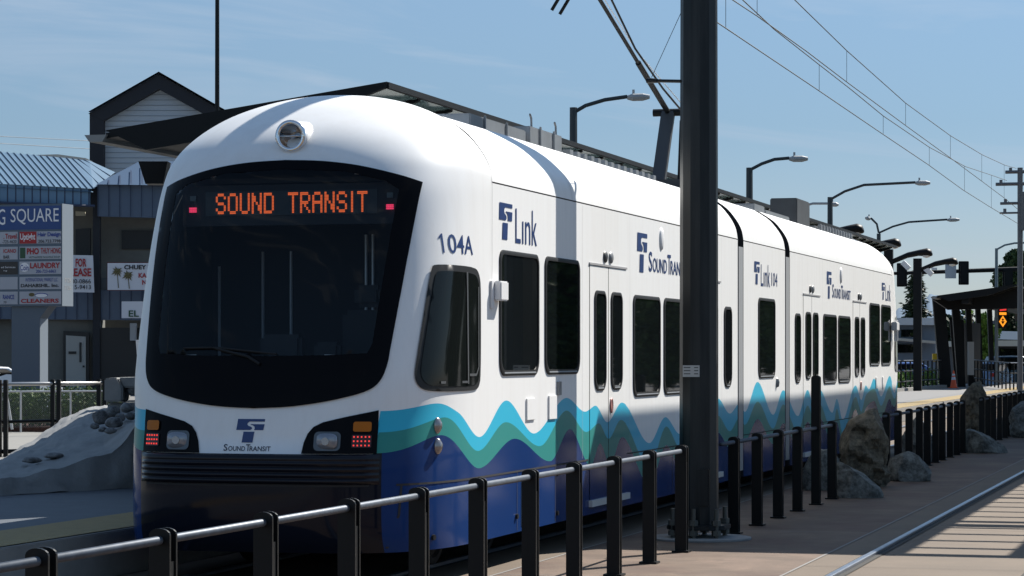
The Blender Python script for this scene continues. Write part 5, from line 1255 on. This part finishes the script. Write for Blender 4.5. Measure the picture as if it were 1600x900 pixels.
# ================================================================== TRAFFIC SIGNALS
TW_ = 125
K = thing('signal_mast', 'long black traffic signal mast arm with three dark signal heads', 'traffic signal', at_z(1660, 0, TW_))
b = MB(); b.tube([at(1390, 427.5, TW_), at(1660, 418, TW_)], [.08, .13], 8); b.build('mast_arm', CANOPY, K)
b = MB(); b.tube([at_z(1660, 0, TW_), at(1660, 410, TW_)], .17, 10); b.build('pole', CANOPY, K)
for px, y0, y1 in ((1409.5, 411, 448), (1506, 408, 445), (1575, 421, 450)):
    b = MB(); b.prism([at(px-8, y0, TW_-.3), at(px+8, y0, TW_-.3), at(px+8, y1, TW_-.3), at(px-8, y1, TW_-.3)], VY*.1); b.prism([at(px-5, y0+3, TW_-.5), at(px+5, y0+3, TW_-.5), at(px+5, y1-3, TW_-.5), at(px-5, y1-3, TW_-.5)], VY*.2); b.build('signal_head', CANOPY, K, bevel=.02)
b = MB(); b.prism([at(1477, 410, TW_-.2), at(1494, 410, TW_-.2), at(1494, 435, TW_-.2), at(1477, 435, TW_-.2)], VY*.03); b.build('sign_back', mat('bare sign back', (.42, .46, .5), .5), K)
b = MB(); b.tube([at(1457, 413, TW_), at(1457, 421, TW_)], .05, 6); b.obox(at(1460, 420, TW_), VX*.12, VY*.1, UP*.05); b.build('detector_camera', MATS['white plastic'], K)

# ================================================================== FAR RIGHT: buildings, fences, cone, cars, signs, trees
def simple_building(label, px0, px1, y_roof, y_wall, w, depth, wallm, roofm, wins, base=620):
    K = thing('low_building', label, 'building', at_z(px0, 0, w))
    b = MB(); p0, p1 = at_z(px0, 0, w), at_z(px1, 0, w); zt = at(0, y_wall, w).z; b.prism([p0, p1, Vector((p1.x, p1.y, zt)), Vector((p0.x, p0.y, zt))], VY*depth); b.build('wall', wallm, K)
    zr = at(0, y_roof, w).z; b = MB(); q0, q1 = p0-VX*.5-VY*.7, p1+VX*.5-VY*.7
    b.prism([Vector((q0.x, q0.y, zt)), Vector((q1.x, q1.y, zt)), Vector((q1.x, q1.y, zr)), Vector((q0.x, q0.y, zr))], VY*(depth+1.2)); b.build('roof', roofm, K)
    for a, c, t, u in wins:
        b = MB(); b.prism([at(a, t, w-.1), at(c, t, w-.1), at(c, u, w-.1), at(a, u, w-.1)], VY*.08); b.build('window', DARKGLASS, K)
    return K
simple_building('low blue grey building with pale flat roof between tram and canopy', 1385, 1462, 497, 508, 150, 10, mat('grey blue wall', (.16, .19, .23), .8), mat('pale roof', (.6, .6, .6), .7), [(1403, 1428, 538, 551), (1408, 1440, 515, 526)])
b = MB(); b.prism([at(1390, 527, 148.6), at(1464, 533, 148.6), at(1464, 537, 148.6), at(1390, 531, 148.6)], VY*1.2); tag(b.build('awning', mat('tan awning', (.5, .45, .38), .8)), 'thin tan awning over the low grey blue building windows', 'awning')
simple_building('low brown roofed shop with white sign behind the parked cars', 1530, 1640, 532, 541, 165, 12, mat('dark shop wall', (.05, .05, .055), .8), mat('cream fascia', (.6, .55, .45), .7), [(1562, 1600, 545, 560)])
S = signboard('white_sign', 'blank white rectangular sign above the cream shop fascia', [(1557, 517), (1592, 518), (1592, 531), (1557, 530)], 160, .2, mat('bright sign white', (.75, .77, .78), .5))
simple_building('dark roofed house behind the white sign', 1540, 1660, 502, 506, 190, 12, mat('slate wall', (.07, .075, .08), .8), mat('slate roof', (.12, .13, .16), .8), [])
# message sign
S = thing('message_sign', 'black roadside board with an orange diamond arrow and amber bar', 'sign', at_z(1567, 0, 120))
b = MB(); b.prism([at(1559, 481, 120), at(1574, 481, 120), at(1574, 513, 120), at(1559, 513, 120)], VY*.15); b.build('board', CANOPY, S)
b = MB(); b.tube([at_z(1556, 0, 120.2), at(1556, 481, 120.2)], .06, 6); b.build('post', CANOPY, S)
OR = mat('lit orange', (.5, .15, .01), .4, emit=(1, .33, .02), es=.6); fo = flatfn(119.95); fo2 = flatfn(119.9)
b = MB(); put_poly(b, [(1567, 493), (1573, 502.5), (1567, 511), (1561, 502.5)], fo); put_poly(b, [(1561.5, 488), (1572.5, 488), (1572.5, 492), (1561.5, 492)], fo); b.build('symbol', OR, S)
b = MB(); put_poly(b, [(1567, 497), (1569.5, 500), (1567.8, 500), (1567.8, 502), (1570, 502), (1567, 507), (1564, 502), (1566.2, 502), (1566.2, 500), (1564.5, 500)], fo2); b.build('arrow', CANOPY, S)
b = MB(); put_poly(b, [(1562, 483.5), (1572.5, 482.5), (1572.5, 485), (1562, 486)], fo); b.build('red_bar', mat('lit red', (.4, .02, .02), .4, emit=(1, .05, .05), es=.4), S)
# cone
CB = at_z(1490, PZ, 110); K = thing('traffic_cone', 'orange traffic cone with white bands by the canopy column', 'cone', CB)
b = MB(); b.box(CB.x-.2, CB.x+.2, CB.y-.2, CB.y+.2, PZ, PZ+.03); b.loft([[CB+Vector((r*math.cos(a), r*math.sin(a), z)) for a in [2*math.pi*k/14 for k in range(14)]] for r, z in ((.15, .03), (.03, .75), (.01, .76))], True); b.build('body', CONE, K, smooth=True)
for z0, z1 in ((.36, .48), (.54, .62)):
    rr_ = lambda z: .15-.12*(z-.03)/.72+.004; b = MB(); b.loft([[CB+Vector((rr_(z)*math.cos(a), rr_(z)*math.sin(a), z)) for a in [2*math.pi*k/14 for k in range(14)]] for z in (z0, z1)], True); b.build('band', MATS['sign white'], K, smooth=True)
# yellow call box
CB = at_z(1463.5, PZ, 113); K = thing('call_box', 'yellow call box on a pale post behind the picket fence', 'call box', CB)
b = MB(); b.tube([CB, CB+Vector((0, 0, 2.0))], .04, 8); b.build('post', galv, K)
b = MB(); b.prism([at(1457.5, 552.5, 112.9), at(1467.5, 552.5, 112.9), at(1467.5, 565, 112.9), at(1457.5, 565, 112.9)], VY*.2); b.build('box', YEL, K, bevel=.01)
# picket fences on the platform
def picket(label, p0, p1, n, h=1.1):
    K = thing('picket_fence', label, 'fence', p0, 'black picket fences on the platform')
    for i in range(n+1):
        p = p0.lerp(p1, i/n); b = MB(); b.box(p.x-.03, p.x+.03, p.y-.03, p.y+.03, p.z, p.z+h); b.build('picket', CANOPY, K)
    for z in (h, h*.62, h*.25): b = MB(); b.tube([p0+UP*z, p1+UP*z], .03, 6); b.build('rail', RAILPIPE if z == h else CANOPY, K)
    return K
picket('black picket fence on a pale kerb just beyond the tram', at_z(1392, PZ+.1, 98), at_z(1475, PZ+.1, 113), 12)
d0, d1 = at_z(1380, PZ, 97), at_z(1476, PZ, 113); b = MB(); b.prism([d0-VX*.1, d1-VX*.1, d1+VX*.25, d0+VX*.25], UP*.12); structure(b.build('kerb', CONC))
picket('black ramp fence sloping down beside the far canopy', at_z(1523, PZ+.1, 118), at_z(1578, PZ, 104), 10)
picket('black picket fence at the right edge beyond the ramp', at_z(1578, PZ, 104), at_z(1640, PZ, 108), 11)
# far platform pavement lit by the sun
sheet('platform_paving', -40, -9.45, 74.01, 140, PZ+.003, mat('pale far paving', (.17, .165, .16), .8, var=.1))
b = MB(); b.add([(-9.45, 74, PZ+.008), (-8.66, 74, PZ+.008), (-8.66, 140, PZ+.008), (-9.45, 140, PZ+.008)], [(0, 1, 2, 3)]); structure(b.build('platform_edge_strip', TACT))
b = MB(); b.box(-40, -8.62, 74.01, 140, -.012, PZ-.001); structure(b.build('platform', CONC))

# cars
def car(label, c, ang, paint, tall=1.45, L=4.5, Wd=1.8):
    K = thing('parked_car', label, 'car', c, 'cars parked in the far lot'); ax = Vector((math.cos(ang), math.sin(ang), 0)); ay = Vector((-ax.y, ax.x, 0))
    P = lambda x, y, z: c+ax*x+ay*y+UP*z
    prof = [(-L/2, .35), (-L/2+.02, .8), (-L/2+.15, .95), (-L*.36, 1.0), (-L*.27, tall-.03), (-.2, tall), (L*.12, tall-.04), (L*.27, .98), (L*.45, .85), (L/2, .7), (L/2, .35)]
    b = MB(); loops = []
    for y, k in ((-Wd/2, .96), (-Wd/2+.08, 1), (Wd/2-.08, 1), (Wd/2, .96)):
        loops.append([P(x*(1 if k == 1 else .985), y*(1 if z < 1.0 else .86), .35+(z-.35)*k) for x, z in prof])
    b.loft(loops, True, True, True); b.build('body', paint, K, auto=50)
    b = MB()
    for s in (-1, 1): b.add([P(x, s*(Wd/2*.915+.01), z) for x, z in ((-L*.33, 1.0), (-L*.255, tall-.1), (L*.10, tall-.1), (L*.24, 1.0))], [(0, 1, 2, 3)])
    b.add([P(-L*.355, -.62, 1.04), P(-L*.355, .62, 1.04), P(-L*.285, .6, tall-.1), P(-L*.285, -.6, tall-.1)], [(0, 1, 2, 3)]); b.add([P(L*.275, -.62, 1.02), P(L*.275, .62, 1.02), P(L*.145, .6, tall-.08), P(L*.145, -.6, tall-.08)], [(0, 1, 2, 3)])
    b.build('window', DARKGLASS, K)
    for x in (-L*.31, L*.31):
        for s in (-1, 1):
            b = MB(); b.tube([P(x, s*(Wd/2-.2), .33), P(x, s*(Wd/2+.01), .33)], .33, 18); wh = b.build('wheel', RUBBER, K); b = MB(); b.tube([P(x, s*(Wd/2), .33), P(x, s*(Wd/2+.02), .33)], .2, 12); b.build('rim', ALU, wh)
    for s in (-1, 1):
        b = MB(); b.obox(P(L/2-.02, s*.65, .72), ax*.05, ay*.15, UP*.07); b.build('headlight', LENS, K); b = MB(); b.obox(P(-L/2+.03, s*.68, .82), ax*.05, ay*.12, UP*.09); b.build('tail_light', BRED, K)
    return K
car('dark blue sport utility car parked behind the ramp fence', at_z(1585, 0, 135), TH+.1, mat('dark blue car paint', (.03, .06, .10), .2, coat=1), 1.75, 4.7, 1.9)
car('pale blue car parked left of the ramp fence', at_z(1543, 0, 128), TH+1.2, mat('pale blue car paint', (.25, .38, .58), .2, coat=1))
car('white car parked at the far left edge behind the pylon column', at_z(-22, 0, 78), TH+.4, mat('white car paint', (.75, .75, .75), .2, coat=1))
car('small blue car parked behind the picket fence next to the tram end', at_z(1418, 0, 140), TH+.3, mat('mid blue car paint', (.06, .12, .35), .2, coat=1), 1.4, 4.3)

# trees
def conifer(label, px, base_w, top_y, width_px, seed):
    random.seed(seed); c = at_z(px, 0, base_w); h = at(px, top_y, base_w).z; Rm = width_px*base_w/F/2
    K = thing('conifer_tree', label, 'tree', c); b = MB(); b.tube([c, c+UP*h*.97], [.3, .04], 7); b.build('trunk', BARK, K)
    b = MB(); lev = 46
    for i in range(lev):
        z = h*(.12+.87*i/lev); r = Rm*(1-(z/h))**.8*random.uniform(.72, 1.12)+.08
        for k in range(9):
            a = random.uniform(0, 6.28); rr_ = r*random.uniform(.6, 1.12); d = Vector((math.cos(a), math.sin(a), 0)); sgm = max(3, int(rr_*5))
            for s in range(sgm):
                t = (s+.5)/sgm; p = c+UP*(z-rr_*.22*t+.1*rr_*t*t)+d*rr_*t
                for _ in range(4):
                    o = Vector((random.gauss(0, .13), random.gauss(0, .13), random.gauss(0, .08))); u = (d+Vector((random.gauss(0, .6), random.gauss(0, .6), random.gauss(-.25, .3)))).normalized(); v = u.orthogonal().normalized(); v = Matrix.Rotation(random.uniform(0, 3.1), 3, u) @ v
                    b.add([p+o-u*.16, p+o+v*.06, p+o+u*.2, p+o-v*.06], [(0, 1, 2, 3)])
    b.build('crown', LEAFD, K, fixn=False); return K
def broadleaf(name, label, c, h, R, m, seed, n=26, leaf=.12, per=420, group=None, z0=.35):
    random.seed(seed); K = thing(name, label, 'tree', c, group)
    b = MB(); b.tube([c, c+UP*h*.35+Vector((.1, .05, 0)), c+UP*h*.7], [.04*h*.6, .03*h*.6, .01*h], 8); cl = []
    for i in range(n):
        a = random.uniform(0, 6.28); z = h*random.uniform(z0, .95); k = math.sin(math.pi*min(1, max(.1, (z/h-z0+.12)/(1.08-z0))))**.6; r = R*random.uniform(.15, .85)*k
        p = c+Vector((math.cos(a)*r, math.sin(a)*r, z)); cl.append((p, R*random.uniform(.26, .48)))
        s = c+UP*min(z*.75, h*.6); b.tube([s, s.lerp(p, .6)+UP*.1, p], [.03*R, .02*R, .008*R], 5)
    b.build('trunk', BARK, K); b = MB()
    for p, r in cl: leaves(b, p, per, r, r, r*.75, leaf)
    b.build('crown', m, K, fixn=False); return K
conifer('dark pointed conifer standing behind the tram end', 1431, 160, 420, 92, 3)
broadleaf('broadleaf_tree', 'tall dark green tree behind the far street lamp', at_z(1588, 0, 175), at(0, 388, 175).z, 1.9, leaf_mat('deep green leaf', (.028, .06, .022)), 5, 46, .14, 520, z0=.2)
broadleaf('broadleaf_tree', 'dark leaning tree left of the far bracket pole', at_z(1567, 0, 178), at(0, 425, 178).z, 1.1, LEAFD, 6, 24, .14, 420, z0=.2)
broadleaf('broadleaf_tree', 'bright green young tree behind the far canopy columns', at_z(1537, 0, 140), at(0, 487, 140).z, .95, LEAFL, 8, 30, .09, 300, z0=.15)
broadleaf('broadleaf_tree', 'thin pale green treetop above the far canopy roof', at_z(1517, 0, 170), at(0, 440, 170).z, .8, LEAFL, 9, 14, .12, 150, z0=.3)
for i, (px, ty, wd, w) in enumerate(((1365, 500, 5, 210), (1480, 492, 5, 215), (1520, 500, 6, 205), (1625, 470, 6, 220), (1680, 450, 7, 200), (1400, 505, 4, 220))):
    broadleaf('broadleaf_tree', ['dark far tree hidden behind the tram rear', 'dark far tree filling the gap behind the first canopy columns', 'dark far tree behind the notice panel', 'dark far tree at the right edge behind the bracket pole', 'large dark tree outside the right edge', 'low far tree beside the conifer foot'][i], at_z(px, 0, w), at(0, ty, w).z, wd*.6, LEAFD, 20+i, 22, .3, 200, 'trees beyond the far lot', .1)
# low shrubs behind the picket fence
b = MB(); random.seed(4)
for i in range(18): p = at_z(1396+i*4.3, 0, 104+i*.75); leaves(b, p+UP*.75, 120, .4, .5, .45, .06)
tag(b.build('shrub_row', LEAFL, fixn=False), 'row of low green shrubs growing behind the picket fence', 'shrubs')
# trees along the other side of the street, mirrored in the windows
kt = broadleaf('street_tree', 'full green street tree along the opposite kerb', Vector((13, 62, 0)), 8.5, 3.2, LEAFM, 31, 40, .17, 420, 'street trees along the opposite kerb', .12)
for i, (x, y, s) in enumerate(((14, 70, 1.1), (12.5, 78, .9), (15, 86, 1.2), (13, 95, 1.0), (15.5, 104, 1.15), (13.5, 114, 1.0), (16, 124, 1.2), (14, 135, 1.1), (20, 150, 1.4), (17, 165, 1.3), (16, 180, 1.3), (19, 196, 1.4), (17, 212, 1.4), (20, 230, 1.5), (18, 250, 1.5), (23, 270, 1.7), (24, 295, 1.8), (30, 320, 1.9), (14.5, 54, 1.0), (14, 47, 1.1))):
    o = copy_tree(kt); o.location = (x, y, 0); o.scale = (s, s, s); o.rotation_euler = (0, 0, i*1.7)
